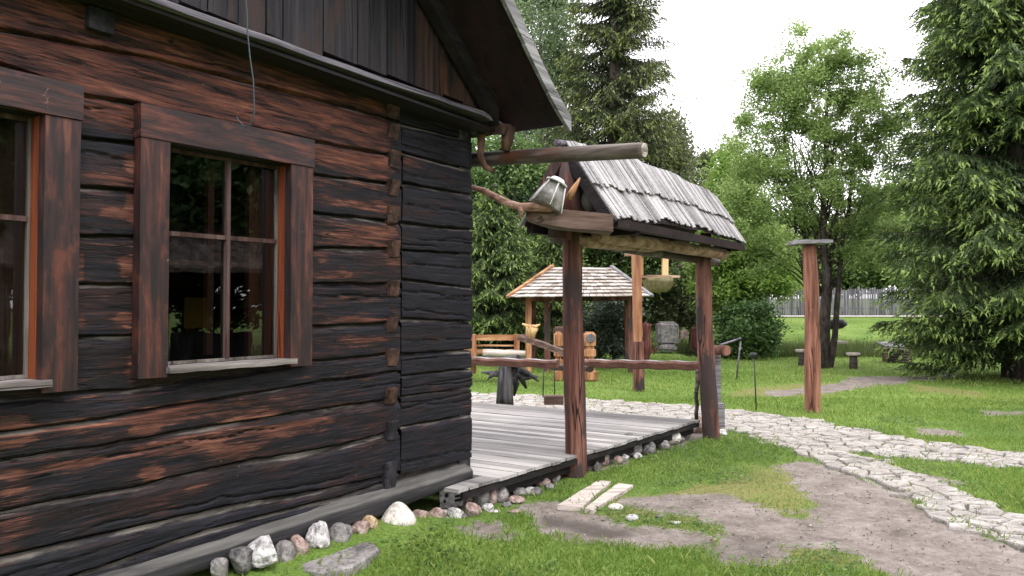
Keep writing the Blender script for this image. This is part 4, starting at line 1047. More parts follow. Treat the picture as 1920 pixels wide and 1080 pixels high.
# black stump with a star of roots behind it
st = empty('black_stump', tuple(PG(946, 753, .2)), 0, label='blackened tree stump with a crown of spiky roots at the back edge of the deck', cat='stump')
sb = PG(946, 753, .2); tp = PY(949, 690, sb.y)
g = G(); g.tube([sb-Vector((0, 0, .05)), sb.lerp(tp, .15), sb.lerp(tp, .5), tp+Vector((0, .03, 0)), tp+Vector((.06, .08, .06))], [.135, .125, .115, .11, .075], 16, .1, 7); part('trunk', g, MCHAR, st)
for a, b, c, r_ in (((958, 690), (980, 708), (1008, 706), .06), ((960, 700), (975, 705), (987, 728), .055), ((958, 705), (968, 720), (964, 742), .05), ((940, 702), (925, 700), (903, 698), .045), ((930, 700), (920, 706), (914, 712), .03), ((965, 690), (990, 700), (1010, 715), .04)):
    g = G(); g.tube([PY(*a, sb.y+.05), PY(*b, sb.y+.2), PY(*c, sb.y+.25)], [r_*1.5, r_, r_*.3], 8, .2, 3); part('root', g, MCHAR, st)
g = G(); g.tube([PY(945, 678, 11.5), PY(972, 677, 11.4)], [.07, .09], 12, .1, 2)
single('log_chunk', g, MCHAR, PY(945, 678, 11.5), label='dark cut log chunk lying behind the rail right above the stump', cat='log')
g = G(); g.tube([PY(908, 676, 11.5), PY(922, 675, 11.5)], [.05, .07], 10, .1, 2)
single('log_chunk', g, MCHAR, PY(908, 676, 11.5), label='smaller dark log chunk behind the rail, nearer the cabin corner', cat='log')
for i, x in enumerate((1018, 1040)):
    g = G(); b0 = PG(x, 745 if i == 0 else 742, .05); g.tube([b0, PY(x+(-1 if i else 2), 684, b0.y)], .011, 6)
    single('thin_stake', g, MIRON, tuple(b0), label=['thin dark stake left of the small box behind the deck', 'thin dark stake standing right above the small box behind the deck'][i], cat='stake')
bx0 = PG(1038, 759, .12)
g = G(); g.box((bx0.x-.14, bx0.y-.02, .12), (bx0.x+.15, bx0.y+.2, .25)); single('wooden_block', g, MSLAB, (bx0.x, bx0.y, .12), label='small grey-brown wooden block at the back edge of the deck', cat='block')
# grey post with a round log behind the far canopy post
gp = empty('grey_post', tuple(PG(1352, 806)), 0, label='weathered grey post topped by a short round log behind the far canopy post', cat='post')
b0 = PG(1352, 806); g = G(); g.box((b0.x-.045, b0.y, 0), (b0.x+.05, b0.y+.1, .34)); part('lower_block', g, MGREYW, gp)
g = G(); g.box((b0.x-.04, b0.y+.12, .2), (b0.x+.035, b0.y+.2, 1.03)); part('upright', g, MGREYW, gp)
g = G(); g.tube([PY(1338, 656, 10.3), PY(1362, 657, 9.9)], [.062, .066], 14, .05, 1, flat=1.); part('round_log', g, MPOST, gp)
# stakes in the lawn
g = G(); b0 = PG(1418, 770); g.tube([b0, PY(1414, 672, b0.y)], .010, 6); 
stk = empty('garden_stake', tuple(b0), 0, label='thin dark metal stake with a small bowl on top in the lawn', cat='stake'); part('rod', g, MIRON, stk)
t0 = PY(1413, 668, b0.y); g = G(); g.tube([t0-Vector((0, 0, .03)), t0, t0+Vector((0, 0, .03)), t0+Vector((0, 0, .055))], [.015, .05, .06, .045], 12); part('bowl', g, MIRON, stk)
g = G(); g.tube([PG(1381, 712), PY(1384, 680, 16.8), PY(1389, 640, 16.8)], .018, 6); g.tube([PY(1350, 647, 16.6), PY(1372, 640, 16.7), PY(1389, 634, 16.8)], .024, 6)
single('bent_pole', g, MGREYL, tuple(PG(1381, 712)), label='pale bent pole leaning out from behind the far canopy post', cat='pole')
# the lone tall post with a plank cap
MPOSTL = wood('light_red_brown_post', (.07, .03, .02), (.17, .072, .045), (.30, .15, .10), 'Z', 18, 1.3, .8, .85, patch=(.36, .22, .15), patch_amt=.12, bump=.9)
lp = empty('capped_post', tuple(PG(1525, 774)), 0, label='tall round red-brown post with a flat grey board on top standing alone in the lawn', cat='post')
b0 = PG(1525, 774); part('post', roundpost(b0, 2.53, .122, .100, 5, (-.03, 0), rough=.04), MPOSTL, lp)
tz = PY(1518, 458, b0.y); g = G(); g.beam((tz.x-.275, b0.y, 2.56), (tz.x+.27, b0.y+.02, 2.575), .42, .045, 6, .006); g.beam((tz.x-.25, b0.y, 2.595), (tz.x+.25, b0.y+.02, 2.60), .34, .02, 4, .004); part('cap_board', g, MGREYW, lp)
# the tall two-tone post with a bird feeder
fp = empty('feeder_post', tuple(PG(1198, 734)), 0, label='tall squared post, orange above and red-brown below, seen between the canopy posts', cat='post')
b0 = PG(1198, 734); g = G(); g.beam(b0-Vector((0, 0, .05)), PY(1196, 640, b0.y), .19, .19, 8, .004, up=(0, 1, 0)); part('post', g, MPOST, fp)
g = G(); g.beam(PY(1196, 640, b0.y)+Vector((0, 0, .001)), PY(1193, 474, b0.y), .16, .16, 10, .004, up=(0, 1, 0)); part('post', g, MPOSTY, fp)
fd = empty('bird_feeder', tuple(PY(1235, 540, 15.2)), 0, label='light yellow wooden bird feeder with a shallow tray hanging beyond the canopy beam', cat='bird feeder')
for x in (1200, 1247):
    g = G(); g.beam(PY(x, 522, 15.1), PY(x, 474, 15.1), .11, .11, 3, .003, up=(0, 1, 0)); part('upright', g, MYELZ, fd)
g = G(); g.beam(PY(1172, 477, 15.1), PY(1262, 478, 15.1), .16, .07, 3, .003); part('top_board', g, MYEL, fd)
g = G(); c = PY(1234, 519, 15.1); g.beam(c-Vector((.45, 0, 0)), c+Vector((.38, 0, 0)), .45, .05, 3, .004); part('tray', g, MYEL, fd)
g = G(); g.tube([c-Vector((0, 0, .30)), c-Vector((0, 0, .22)), c-Vector((0, 0, .1)), c-Vector((0, 0, .03))], [.16, .26, .31, .34], 16); part('bowl', g, plain('olive_basket', (.19, .17, .09), .9, 14, .35), fd)

# two pale boards lying in the grass
for quad, lab in (([(1046, 948), (1093, 951), (1145, 903), (1121, 901)], 'left one of two pale planks lying side by side in the grass'), ([(1097, 954), (1112, 957), (1187, 910), (1158, 906)], 'right one of two pale planks lying side by side in the grass')):
    P = [PG(x, y, .03) for x, y in quad]; r = random.Random(4); g = G(); n_ = 8; V = []; fs = []
    for i in range(n_+1):
        a = P[0].lerp(P[3], i/n_); b = P[1].lerp(P[2], i/n_); j = (b-a).normalized()*r.uniform(-.006, .006)
        V += [a+j-Vector((0, 0, .035)), b+j-Vector((0, 0, .035)), b+j+Vector((0, 0, .004)), a+j+Vector((0, 0, .004))]
        if i:
            q0 = 4*i
            for e in range(4): k = (e+1) % 4; fs.append((q0-4+e, q0-4+k, q0+k, q0+e))
    fs += [(3, 2, 1, 0), tuple(4*n_+e for e in range(4))]
    g.add([tuple(v) for v in V], fs); single('plank', g, MBOARD, tuple(P[0]), label=lab, cat='plank')

# ================================================================== stones
def stone_mat(name, c0, c1, c2, sp=.2):
    m = M(name, .85, .3); f = m.noise((9, 9, 9), 1, 6, .7, .4); s_ = m.noise((45, 45, 45), 1, 3, .7)
    col = m.ramp(m.math('ADD', m.math('MULTIPLY', f, .65), m.math('MULTIPLY', s_, .35)), [(.42, c0), (.5, c1), (.59, c2)])
    return m.done(col, m.bump(m.math('ADD', f, m.math('MULTIPLY', s_, .5)), .7, .012))
SM = {'w': stone_mat('cream_stone', (.30, .28, .24), (.50, .47, .42), (.66, .63, .58)), 'g': stone_mat('grey_stone', (.08, .075, .072), (.17, .16, .155), (.27, .255, .24)),
      'd': stone_mat('dark_stone', (.045, .043, .042), (.10, .097, .094), (.19, .18, .17)), 'p': stone_mat('pink_stone', (.13, .085, .072), (.25, .18, .155), (.38, .31, .28)),
      'l': stone_mat('light_granite', (.16, .15, .15), (.38, .37, .36), (.60, .58, .57)), 'o': stone_mat('ochre_stone', (.16, .10, .05), (.33, .24, .14), (.45, .37, .26))}
def stone(px, py, wpx, hpx, kind, label, jag=.12, seed=0, peak=0., cat='stone', group='stones along the cabin and deck', z=0.):
    b = PG(px, py, z)
    u_, v_ = ray(px, py); on = .07+.5*wpx*b.y/F/2; Yw = -(WD-on)/(u_*nv.x+nv.y) if px < 800 else 1e9
    if Yw < b.y: b = Vector((u_*Yw, Yw, CAMH+v_*Yw)); z = b.z
    k = b.y/F; rx = wpx*k/2; rz = hpx*k/2*1.08; ry = (rx+rz)/2*.9
    bm = bmesh.new(); bmesh.ops.create_icosphere(bm, subdivisions=4 if wpx > 30 else 3, radius=1)
    r = random.Random(seed*7+3); fac = [Vector((r.gauss(0, 1), r.gauss(0, 1), r.gauss(0, 1))).normalized() for _ in range(9)]; lim = [r.uniform(.60, .90) for _ in fac]
    co = np.array([v.co for v in bm.verts])
    n1 = fbm(co[:, 0]*1.6+seed*3, co[:, 1]*1.6, co[:, 2]*1.6, seed, 3)-.5; n2 = fbm(co[:, 0]*5+seed, co[:, 1]*5, co[:, 2]*5, seed+9, 3)-.5
    for v, a, c in zip(bm.verts, n1, n2):
        p = v.co*(1+jag*2.2*a+jag*.8*c)
        if jag > .09:
            for f_, l_ in zip(fac, lim):
                d = p.dot(f_)
                if d > l_: p -= f_*(d-l_)*.85
        if peak: t = max(0, p.z); p.x *= 1-peak*t; p.y *= 1-peak*t
        v.co = Vector((p.x*rx, p.y*ry, p.z*rz))
    me = bpy.data.meshes.new('stone'); bm.to_mesh(me); bm.free()
    if jag < .11: me.polygons.foreach_set('use_smooth', [True]*len(me.polygons))
    o = link('stone', me, SM[kind], None, (b.x, b.y+ry*(.55 if Yw > 1e8 else .1), z+rz*.66), label=label, cat=cat, group=group)
    o.rotation_euler = (0, 0, 0); return o
ST = [
 (410, 1078, 34, 34, 'g', 'grey stone at the bottom edge of the picture, lowest of the row', .12, 0),
 (450, 1068, 48, 48, 'd', 'dark grey-brown stone leaning on the jagged white rock', .15, 0),
 (489, 1056, 66, 54, 'l', 'largest jagged pale granite rock under the wall', .24, .15),
 (478, 1086, 36, 20, 'p', 'reddish stone in front of the jagged pale granite rock', .12, 0),
 (534, 1064, 42, 50, 'g', 'grey-brown stone just right of the jagged pale granite rock', .12, 0),
 (560, 1042, 36, 40, 'p', 'round pinkish stone between two pale rocks', .10, 0),
 (598, 1024, 46, 48, 'l', 'angular pale grey rock with a pointed top', .22, .12),
 (570, 1052, 24, 20, 'p', 'small rusty stone in front of the round pinkish one', .12, 0),
 (634, 1026, 40, 46, 'g', 'smooth grey stone right of the pointed pale rock', .08, 0),
 (650, 1006, 24, 24, 'g', 'small grey stone close to the wall behind the smooth one', .10, 0),
 (674, 1006, 42, 30, 'p', 'brownish pink stone against the sill beam', .14, 0),
 (692, 1032, 66, 32, 'd', 'dark flat-topped stone in front of the brownish pink one', .14, 0),
 (692, 994, 32, 28, 'o', 'ochre stone beside the big white boulder', .14, 0),
 (718, 1008, 34, 14, 'w', 'flat white stone chip left of the one below the white boulder', .14, 0),
 (752, 1014, 38, 16, 'w', 'flat white stone just below the big white boulder', .12, 0),
 (746, 998, 62, 58, 'w', 'big smooth white egg-shaped boulder at the cabin corner', .05, .42),
 (786, 990, 38, 36, 'p', 'grey-pink angular stone right of the white boulder', .18, 0),
 (818, 982, 34, 28, 'p', 'pink rounded stone in front of the dark gap under the beam', .12, 0),
 (852, 976, 32, 24, 'l', 'pale pink-grey stone below the carved ornament', .10, 0),
 (834, 970, 20, 14, 'w', 'small white pebble left of the carved ornament', .1, 0),
 (884, 970, 28, 28, 'p', 'pinkish stone at the front left of the deck row', .10, 0),
 (880, 944, 18, 20, 'p', 'small round stone tucked under the deck corner', .08, 0),
 (905, 950, 30, 34, 'g', 'tall grey-pink stone first under the deck edge', .10, 0),
 (923, 946, 17, 32, 'p', 'narrow upright brown stone second under the deck edge', .08, 0),
 (938, 942, 30, 30, 'g', 'rounded grey-brown stone third under the deck edge', .08, 0),
 (968, 944, 34, 15, 'p', 'flat pink stone lying in front of the deck stones', .10, 0),
 (975, 931, 26, 16, 'g', 'small grey stone behind the flat pink one', .10, 0),
 (993, 928, 28, 14, 'l', 'flat pale stone under the deck left of the near canopy post', .10, 0),
 (1018, 912, 28, 17, 'p', 'low pinkish stone close to the near canopy post', .12, 0),
 (1043, 904, 20, 14, 'g', 'small grey stone at the left foot of the near canopy post', .12, 0),
 (1109, 880, 26, 34, 'p', 'upright brown-pink stone right of the near canopy post', .12, 0),
 (1130, 874, 24, 30, 'p', 'second upright brown stone right of the near canopy post', .14, 0),
 (1146, 868, 15, 24, 'g', 'thin upright grey stone third from the near canopy post', .10, 0),
 (1183, 855, 38, 34, 'g', 'large tilted grey stone half under the deck', .14, 0),
 (1172, 864, 18, 10, 'l', 'flat pale pebble in front of the tilted grey stone', .1, 0),
 (1203, 850, 18, 22, 'p', 'brownish stone right behind the tilted grey one', .1, 0),
 (1219, 852, 24, 20, 'd', 'mossy dark stone among weeds at the deck edge', .12, 0),
 (1238, 838, 26, 16, 'l', 'pale low stone between the mossy and the white one', .12, 0),
 (1260, 832, 30, 22, 'w', 'whitish stone under the far end of the deck', .14, 0),
 (1312, 812, 26, 26, 'p', 'pink stone left of the far canopy post', .10, 0),
 (1355, 818, 22, 13, 'l', 'small pale stone right of the far canopy post', .14, 0),
 (1155, 958, 27, 13, 'w', 'larger pale pebble in the grass below the two planks', .08, 0),
 (1186, 978, 20, 13, 'l', 'smaller pale pebble in the grass below the two planks', .08, 0),
 (1340, 900, 0, 0, 'g', '', 0, 0)]
ST = [(x, y, w_*(1.25 if 1095 < x < 1140 or 1160 < x < 1300 else 1.08), h_*(1.35 if 1095 < x < 1320 and y < 900 else 1.08), k, lab, jg+(.05 if jg > .09 else 0), pk) for x, y, w_, h_, k, lab, jg, pk in ST]
for i, (x, y, w_, h_, k, lab, jg, pk) in enumerate(ST):
    if w_: stone(x, y, w_, h_, k, lab, jg, i, pk)
for i, (x, y) in enumerate([(424, 1086), (470, 1062), (512, 1066), (546, 1050), (578, 1040), (616, 1026), (653, 1020), (664, 1012), (708, 1000), (722, 992), (770, 990), (802, 982), (836, 980), (868, 972), (896, 962), (915, 955), (950, 948), (1005, 926), (1030, 916), (1120, 880), (1158, 866), (1196, 858), (1248, 840), (1276, 826), (1290, 818)]):
    stone(x, y+3, 15+i*7 % 12, 12+i*5 % 8, 'gdplgd'[i % 6], 'small broken chip wedged in the row between bigger stones', .16, 100+i, 0, group='chips between the stones')
for i, (x, y, w_, h_, k, lab) in enumerate([(1238, 972, 18, 8, 'g', 'flat grey pebble in the patchy grass right of the two pale pebbles'), (1268, 984, 22, 8, 'l', 'pale flat chip at the right end of the patchy grass'), (925, 962, 26, 6, 'l', 'thin pale chip at the edge of the grass below the deck stones'),
                               (1338, 1016, 12, 7, 'p', 'tiny pinkish pebble at the edge of the dark dirt'), (965, 962, 30, 7, 'p', 'flat pinkish chip at the left end of the puddle')]):
    stone(x, y, w_, h_, k, lab, .1, 60+i, 0, group='pebbles in the grass')
# flat slab at the bottom
P = [PG(x, y, 0.06) for x, y in ((566, 1062), (600, 1034), (650, 1030), (700, 1032), (712, 1042), (690, 1060), (660, 1078), (600, 1090), (560, 1082))]
g = G(); n_ = len(P); cc = sum(P, Vector())/n_; V = [(p.x, p.y, .02) for p in P]+[(p.x, p.y, .10) for p in P]+[tuple(cc.lerp(p, .93)+Vector((0, 0, .055))) for p in P]
g.add(V, [(i, (i+1) % n_, n_+(i+1) % n_, n_+i) for i in range(n_)]+[(n_+i, n_+(i+1) % n_, 2*n_+(i+1) % n_, 2*n_+i) for i in range(n_)]+[tuple(2*n_+i for i in range(n_))])
single('flat_slab', g, SM['g'], tuple(P[0]), label='flat broken grey stone slab lying in the grass at the bottom', cat='stone slab')
# carved ornament under the beam
ob = PG(846, 952, 0); orn = empty('carved_block', tuple(ob), 0, label='pale grey carved block with slots lying under the end of the sill beam', cat='ornament')
k = ob.y/F; sx, sz = 42*k, 40*k; bm = bmesh.new(); bmesh.ops.create_cube(bm, size=1); bmesh.ops.subdivide_edges(bm, edges=bm.edges[:], cuts=3, use_grid_fill=True)
for v in bm.verts:
    j = (float(vnoise(v.co.x*6+3, v.co.y*6, v.co.z*6, 5))-.5)*.10; v.co = Vector((v.co.x*sx*(1+j), v.co.y*.16, v.co.z*sz*(1+j)+v.co.x*sx*.12))
me = bpy.data.meshes.new('block'); bm.to_mesh(me); bm.free(); link('block', me, SM['l'], orn, (0, .07, sz*.55))
g = G()
for i in range(4): z = ob.z+sz*(.35+.19*i); g.beam((ob.x+.03, ob.y-.012, z), (ob.x+sx*.5, ob.y-.012, z+.012), .03, .016, 1)
part('slot_shade', g, MDARK, orn)  # dark bars and studs on the face stand in for shade inside slots
g = G(); g.tube([(ob.x-.035, ob.y-.03, sz*.6), (ob.x-.035, ob.y-.008, sz*.6)], .016, 10); g.tube([(ob.x-.05, ob.y-.02, sz*.3), (ob.x-.05, ob.y, sz*.32)], .012, 8); part('slot_shade', g, MDARK, orn)

# ================================================================== pavilion and carved things behind
pv = empty('pavilion', tuple(PG(1085, 680)), 0, label='open pavilion with a pale shingled hip roof on thin posts behind the canopy', cat='pavilion')
YF, YB = 18.2, 21.6; ezL = PY(951, 561, YF); ezR = PY(1222, 559, YF); rL = PY(1036, 503, 19.9); rR = PY(1146, 504, 19.9)
bL = Vector((ezL.x, YB, ezL.z)); bR = Vector((ezR.x, YB, ezR.z))
def hiprow(a, b, c, d, rows, sc):   # a,b eave left/right ; c,d ridge left/right
    g = G(); r = random.Random(2)
    nrm = (b-a).cross(c-a).normalized(); nrm = nrm if nrm.z > 0 else -nrm
    for i in range(rows):
        t0, t1 = i/rows, (i+1.12)/rows; t1 = min(t1, 1)
        p0, p1, p2, p3 = a.lerp(c, t0), b.lerp(d, t0), b.lerp(d, t1), a.lerp(c, t1); n_ = max(2, int((p1-p0).length/sc))
        for j in range(n_):
            u0, u1 = j/n_+.002, (j+1)/n_-.002; dz = nrm*r.uniform(0, .012); jj = r.uniform(-.012, .012)
            lo = nrm*.045; A_ = [p0.lerp(p1, u0)+lo+dz, p0.lerp(p1, u1)+lo+dz, p3.lerp(p2, u1)+dz, p3.lerp(p2, u0)+dz]
            g.hexa([tuple(p) for p in A_]+[tuple(p+nrm*.022) for p in A_])
    return g
mm_ = M('pale_row_shingle', .8, .3); geo = mm_.nd('ShaderNodeNewGeometry'); fx_ = mm_.noise((6, 6, 6), 1, 4, .7)
MPR = mm_.done(mm_.ramp(mm_.math('ADD', mm_.math('MULTIPLY', geo.outputs['Random Per Island'], .45), mm_.math('MULTIPLY', fx_, .55)), [(.3, (.23, .195, .165)), (.5, (.34, .305, .275)), (.7, (.44, .41, .38))]))
part('roof', hiprow(ezL, ezR, rL, rR, 9, .16), MPR, pv); part('roof', hiprow(ezR, bR, rR, rR, 9, .3), MPR, pv); part('roof', hiprow(bL, ezL, rL, rL, 9, .3), MPR, pv); part('roof', hiprow(bR, bL, rR, rL, 9, .3), MPR, pv)
g = G(); g.beam(ezL+Vector((0, -.03, .06)), rL+Vector((0, -.03, .07)), .09, .05, 3); part('hip_board', g, MORANGE, pv)
g = G(); g.beam(ezR+Vector((0, -.03, .06)), rR+Vector((0, -.03, .07)), .09, .05, 3); part('hip_board', g, MGREYW, pv)
for x, y in ((991, YF+.5), (1183, YF+.5), (1000, YB-.5), (1176, YB-.5), (1026, YF+.6)):
    t = PY(x, 562, y); g = G(); g.beam((t.x, y, -.05), (t.x, y, t.z+.08), .14, .14, 3, .004, up=(0, 1, 0)); part('post', g, MORANGEZ if x in (991,) else MPOST, pv)
g = G(); g.beam(ezL+Vector((.3, .5, .02)), ezR+Vector((-.3, .5, .02)), .12, .12, 3); part('plate_beam', g, MPOST, pv)
g = G(); g.beam(bL+Vector((.3, -.5, .02)), bR+Vector((-.3, -.5, .02)), .12, .12, 3); part('plate_beam', g, MPOST, pv)
# log bench with orange back rails
bn = empty('log_bench', tuple(PG(925, 700)), 0, label='long orange log bench with horizontal back rails beyond the deck rail', cat='bench')
YN = 16.5
for y, h in ((633, .12), (648, .035), (659, .09)):
    g = G(); g.beam(PY(850, y, YN+.3), PY(972, y, YN+.3), .07, h, 6, .006); part('back_rail', g, MORANGE, bn)
for x in (888, 969):
    g = G(); g.beam(PY(x, 700, YN+.24), PY(x, 627, YN+.24), .12, .16, 4, .005, up=(0, 1, 0)); part('leg', g, MORANGEZ, bn)
g = G(); g.beam(PY(850, 674, YN), PY(985, 674, YN), .42, .09, 6, .006); part('seat', g, MDARKLOG, bn)
g = G(); g.tube(jit_pts(PY(905, 661, YN-.4), PY(985, 664, YN-.4), 6, .01, 2), .075, 10, .1, 3); single('grey_log', g, MBOARD, tuple(PY(905, 661, YN-.4)), label='pale grey log resting on the log bench', cat='log')
g = G(); g.beam(PY(975, 632, 15.6), PY(1062, 662, 15.2), .25, .10, 8, .01)
single('slanting_plank', g, MSLAB, tuple(PY(975, 632, 15.6)), label='thick brown plank slanting down to the right in front of the pavilion', cat='plank')
cv = empty('horned_carving', tuple(PY(997, 640, 15.5)), 0, label='small yellow wooden carving with curved horns on top of the slanting plank', cat='carving')
g = G(); g.tube([PY(997, 636, 15.5), PY(996, 625, 15.5), PY(998, 614, 15.5)], [.06, .10, .13], 10, .15, 3); part('body', g, MYELZ, cv)
for pts in (((997, 613), (988, 611), (979, 607)), ((997, 613), (1006, 612), (1013, 608))):
    g = G(); g.tube([PY(x, y, 15.5) for x, y in pts], [.045, .035, .015], 8); part('horn', g, MYELZ, cv)
# carved armchair of stacked blocks
th = empty('carved_chair', tuple(PG(1078, 716)), 0, label='chunky carved orange chair of rounded stacked blocks half hidden by the near canopy post', cat='chair')
bY = PG(1078, 716).y
def blk(x0_, y0_, x1_, y1_, Y, d, mat, name, bev=.04):
    a, b = PY(x0_, y0_, Y), PY(x1_, y1_, Y); bm = bmesh.new(); bmesh.ops.create_cube(bm, size=1)
    for v in bm.verts: v.co = Vector((v.co.x*abs(b.x-a.x), v.co.y*d, v.co.z*abs(b.z-a.z)))
    bmesh.ops.bevel(bm, geom=bm.edges[:], offset=bev, segments=3, affect='EDGES'); me = bpy.data.meshes.new(name); bm.to_mesh(me); bm.free()
    for v in me.vertices: v.co += Vector(((a.x+b.x)/2, Y+d/2, (a.z+b.z)/2))
    return me
def addblk(root, *a, **k):
    me = blk(*a, **k); off = root_loc(root)
    for v in me.vertices: v.co -= off
    return link(a[7], me, a[6], root)
for y0_, y1_ in ((623, 652), (652, 672), (672, 692), (694, 716)):
    addblk(th, 1096, y0_, 1118 if y0_ < 690 else 1121, y1_, bY, .42, MORANGEZ, 'arm_block')
    addblk(th, 1040, y0_, 1056, y1_, bY, .42, MORANGEZ, 'arm_block')
addblk(th, 1038, 612, 1060, 646, bY+.5, .14, MSLAB, 'backrest'); addblk(th, 1060, 628, 1096, 676, bY+.5, .12, MORANGEZ, 'backrest'); addblk(th, 1054, 680, 1098, 712, bY+.05, .5, MORANGEZ, 'seat')
g = G(); c = PY(1107, 634, bY-.01); g.tube([c, c-Vector((0, .02, 0))], [.10, .09], 12); part('carved_face', g, plain('grey_carving', (.12, .11, .12), .8, 10, .4), th)
# carved posts, stone blocks and stumps further back
tp_ = empty('carved_totem', tuple(PG(1211, 684)), 0, label='short dark red carved post with notches behind the two-tone post', cat='carving')
ty = 21.5; g = G(); g.tube([PY(1211, 682, ty), PY(1211, 668, ty), PY(1212, 660, ty), PY(1212, 640, ty), PY(1210, 636, ty), PY(1211, 612, ty), PY(1212, 606, ty)], [.10, .10, .15, .16, .13, .15, .16], 12, .08, 2); part('body', g, MRED, tp_)
g = G(); g.tube([PG(1181, 664), PY(1181, 562, PG(1181, 664).y)], [.14, .11], 10, .08, 2); single('leaning_post', g, MRED, tuple(PG(1181, 664)), label='dark red upright post under the right end of the pavilion roof', cat='post')
def farblock(x0_, y0_, x1_, y1_, d, mat, name, label, cat, bev=.08, hz=None):
    Y = PG(0, y1_).y if hz is None else hz
    me = blk(x0_, y0_, x1_, y1_, Y, d, mat, name, bev=bev); b = PY((x0_+x1_)/2, y1_, Y)
    for v in me.vertices: v.co -= b; v.co += Vector((1, 0, 1))*(float(vnoise(v.co.x*4, v.co.z*4, v.co.y*4, 6))-.5)*.06
    return link(name, me, mat, None, tuple(b), label=label, cat=cat)
farblock(1234, 604, 1274, 648, .6, SM['g'], 'stone_block', 'squared grey stone block standing on a plinth beyond the canopy', 'stone block', hz=26.3); farblock(1237, 645, 1271, 660, .8, SM['g'], 'stone_plinth', 'rough lower stone under the squared grey block', 'stone block', hz=26.2)
farblock(1277, 614, 1291, 642, .4, SM['p'], 'boulder', 'rounded brown boulder right of the squared stone block', 'boulder', .12, hz=26.3)
farblock(1299, 610, 1319, 660, .5, MRED, 'carved_barrel', 'dark red barrel-shaped carving just left of the far canopy post', 'carving', .12)
farblock(1226, 652, 1232, 664, .2, MRED, 'small_carving', 'tiny dark red figure left of the stone plinth', 'carving', .03)
# small round stools and a stack of split wood by the maple
def stool(x, yt, yb, w_, label):
    b = PG(x, yb); s_ = empty('stump_stool', tuple(b), 0, label=label, cat='stool', group='stump stools by the multi-stemmed tree'); t = PY(x, yt, b.y); r_ = w_*b.y/F/2
    g = G(); g.tube([b-Vector((0, 0, .04)), b.lerp(t, .5), t-Vector((0, 0, .05))], [r_*.62, r_*.55, r_*.58], 14, .08, 2); part('leg', g, MDARKLOG, s_)
    g = G(); g.tube([t-Vector((0, 0, .06)), t-Vector((0, 0, .005)), t+Vector((0, 0, .01))], [r_*.95, r_, r_*.9], 16, .05, 3); part('seat', g, MBOARD, s_)
stool(1505, 656, 685, 28, 'stump stool with a pale round top just left of the lone capped post')
stool(1600, 662, 692, 26, 'stump stool with a pale round top right of the multi-stemmed tree')
wp_ = empty('wooden_table', tuple(PG(1550, 688)), 0, label='stack of orange logs with a thin table top behind the multi-stemmed tree', cat='table')
wy = PG(0, 690).y+.6
g = G(); g.beam(PY(1532, 642, wy), PY(1582, 641, wy), .6, .05, 3); part('table_top', g, MBOARD, wp_)
for i, y in enumerate((652, 663, 674, 684)):
    g = G(); g.tube([PY(1536, y, wy), PY(1562, y, wy)], .075, 10, .1, i); part('log', g, MORANGE, wp_)
# log hut (a little log box with a board roof)
hb = PG(1684, 681); hut = empty('miniature_log_hut', tuple(hb), 0, label='tiny brown log hut with a board roof at the edge of the pond', cat='log hut'); hy = hb.y
for i in range(5):
    y = 678-5*i; g = G(); g.tube([PY(1668, y, hy), PY(1706, y, hy)], .04, 8, .05, i); part('log', g, MDARKLOG, hut)
g = G(); g.box((PY(1668, 0, hy).x, hy+.05, 0), (PY(1704, 0, hy).x, hy+.7, PY(0, 656, hy).z)); part('wall', g, MSLAB, hut)
g = G(); a = PY(1662, 652, hy-.12); b = PY(1702, 650, hy-.12); g.hexa([(a.x, hy-.15, a.z-.02), (b.x, hy-.15, a.z-.02), (b.x, hy+.5, a.z+.10), (a.x, hy+.5, a.z+.10), (a.x, hy-.15, a.z+.03), (b.x, hy-.15, a.z+.03), (b.x, hy+.5, a.z+.15), (a.x, hy+.5, a.z+.15)]); part('roof', g, MGREYW, hut)
for x in (1666, 1705):
    g = G(); g.tube([PG(x, 681), PY(x, 652, hy)], .035, 8); part('corner_post', g, MDARKLOG, hut)
g = G(); Y = 21.4; g.tube([PY(1538, 616, Y), PY(1545, 611, Y), PY(1562, 608, Y), (PY(1578, 607, Y)), PY(1587, 607, Y)], [.05, .11, .15, .14, .06], 12, .1, 2)
hb_ = single('hanging_log', g, MIRON, tuple(PY(1562, 608, Y)), label='dark rounded hollow log fixed among the stems of the multi-stemmed tree', cat='beehive log')
# grey fence and path beyond the pond
zf = float(terrain(np.array(15.), np.array(46.)))
fn = empty('plank_fence', (14, 46, zf), 0, label='tall weathered grey plank fence across the far side of the lawn', cat='fence')
g = G(); x = PY(1420, 560, 46).x
r = random.Random(8)
while x < 30:
    w_ = r.uniform(.11, .16); g.box((x, 46+r.uniform(0, .03), zf-.1), (x+w_-.03, 46.05, PY(0, 541, 46).z+r.uniform(-.12, .1))); x += w_
part('planks', g, wood('pale_grey_fence', (.05, .05, .055), (.10, .10, .11), (.17, .17, .18), 'Z', 8, .6, .85, .4), fn)
for i in range(8):
    g = G(); xx = 14.6+i*2; g.box((xx, 46.06, zf-.1), (xx+.12, 46.18, zf+1.75)); part('post', g, MGREYW, fn)
g = G(); g.box((14.5, 46.055, zf+.4), (30, 46.10, zf+.5)); g.box((14.5, 46.055, zf+1.3), (30, 46.10, zf+1.4)); part('rail', g, MGREYW, fn)
g = G(); n_ = 24; V = []; fs = []
for i in range(n_+1):
    x = 12+18*i/n_; V += [(x, 43.6, float(terrain(np.array(x), np.array(43.6)))+.05), (x, 44.9, float(terrain(np.array(x), np.array(44.9)))+.05)]
    if i: fs.append((2*i-2, 2*i, 2*i+1, 2*i-1))
g.add(V, fs); link('far_path', g.mesh('far_path'), plain('pale_gravel', (.42, .39, .36)), kind='structure')

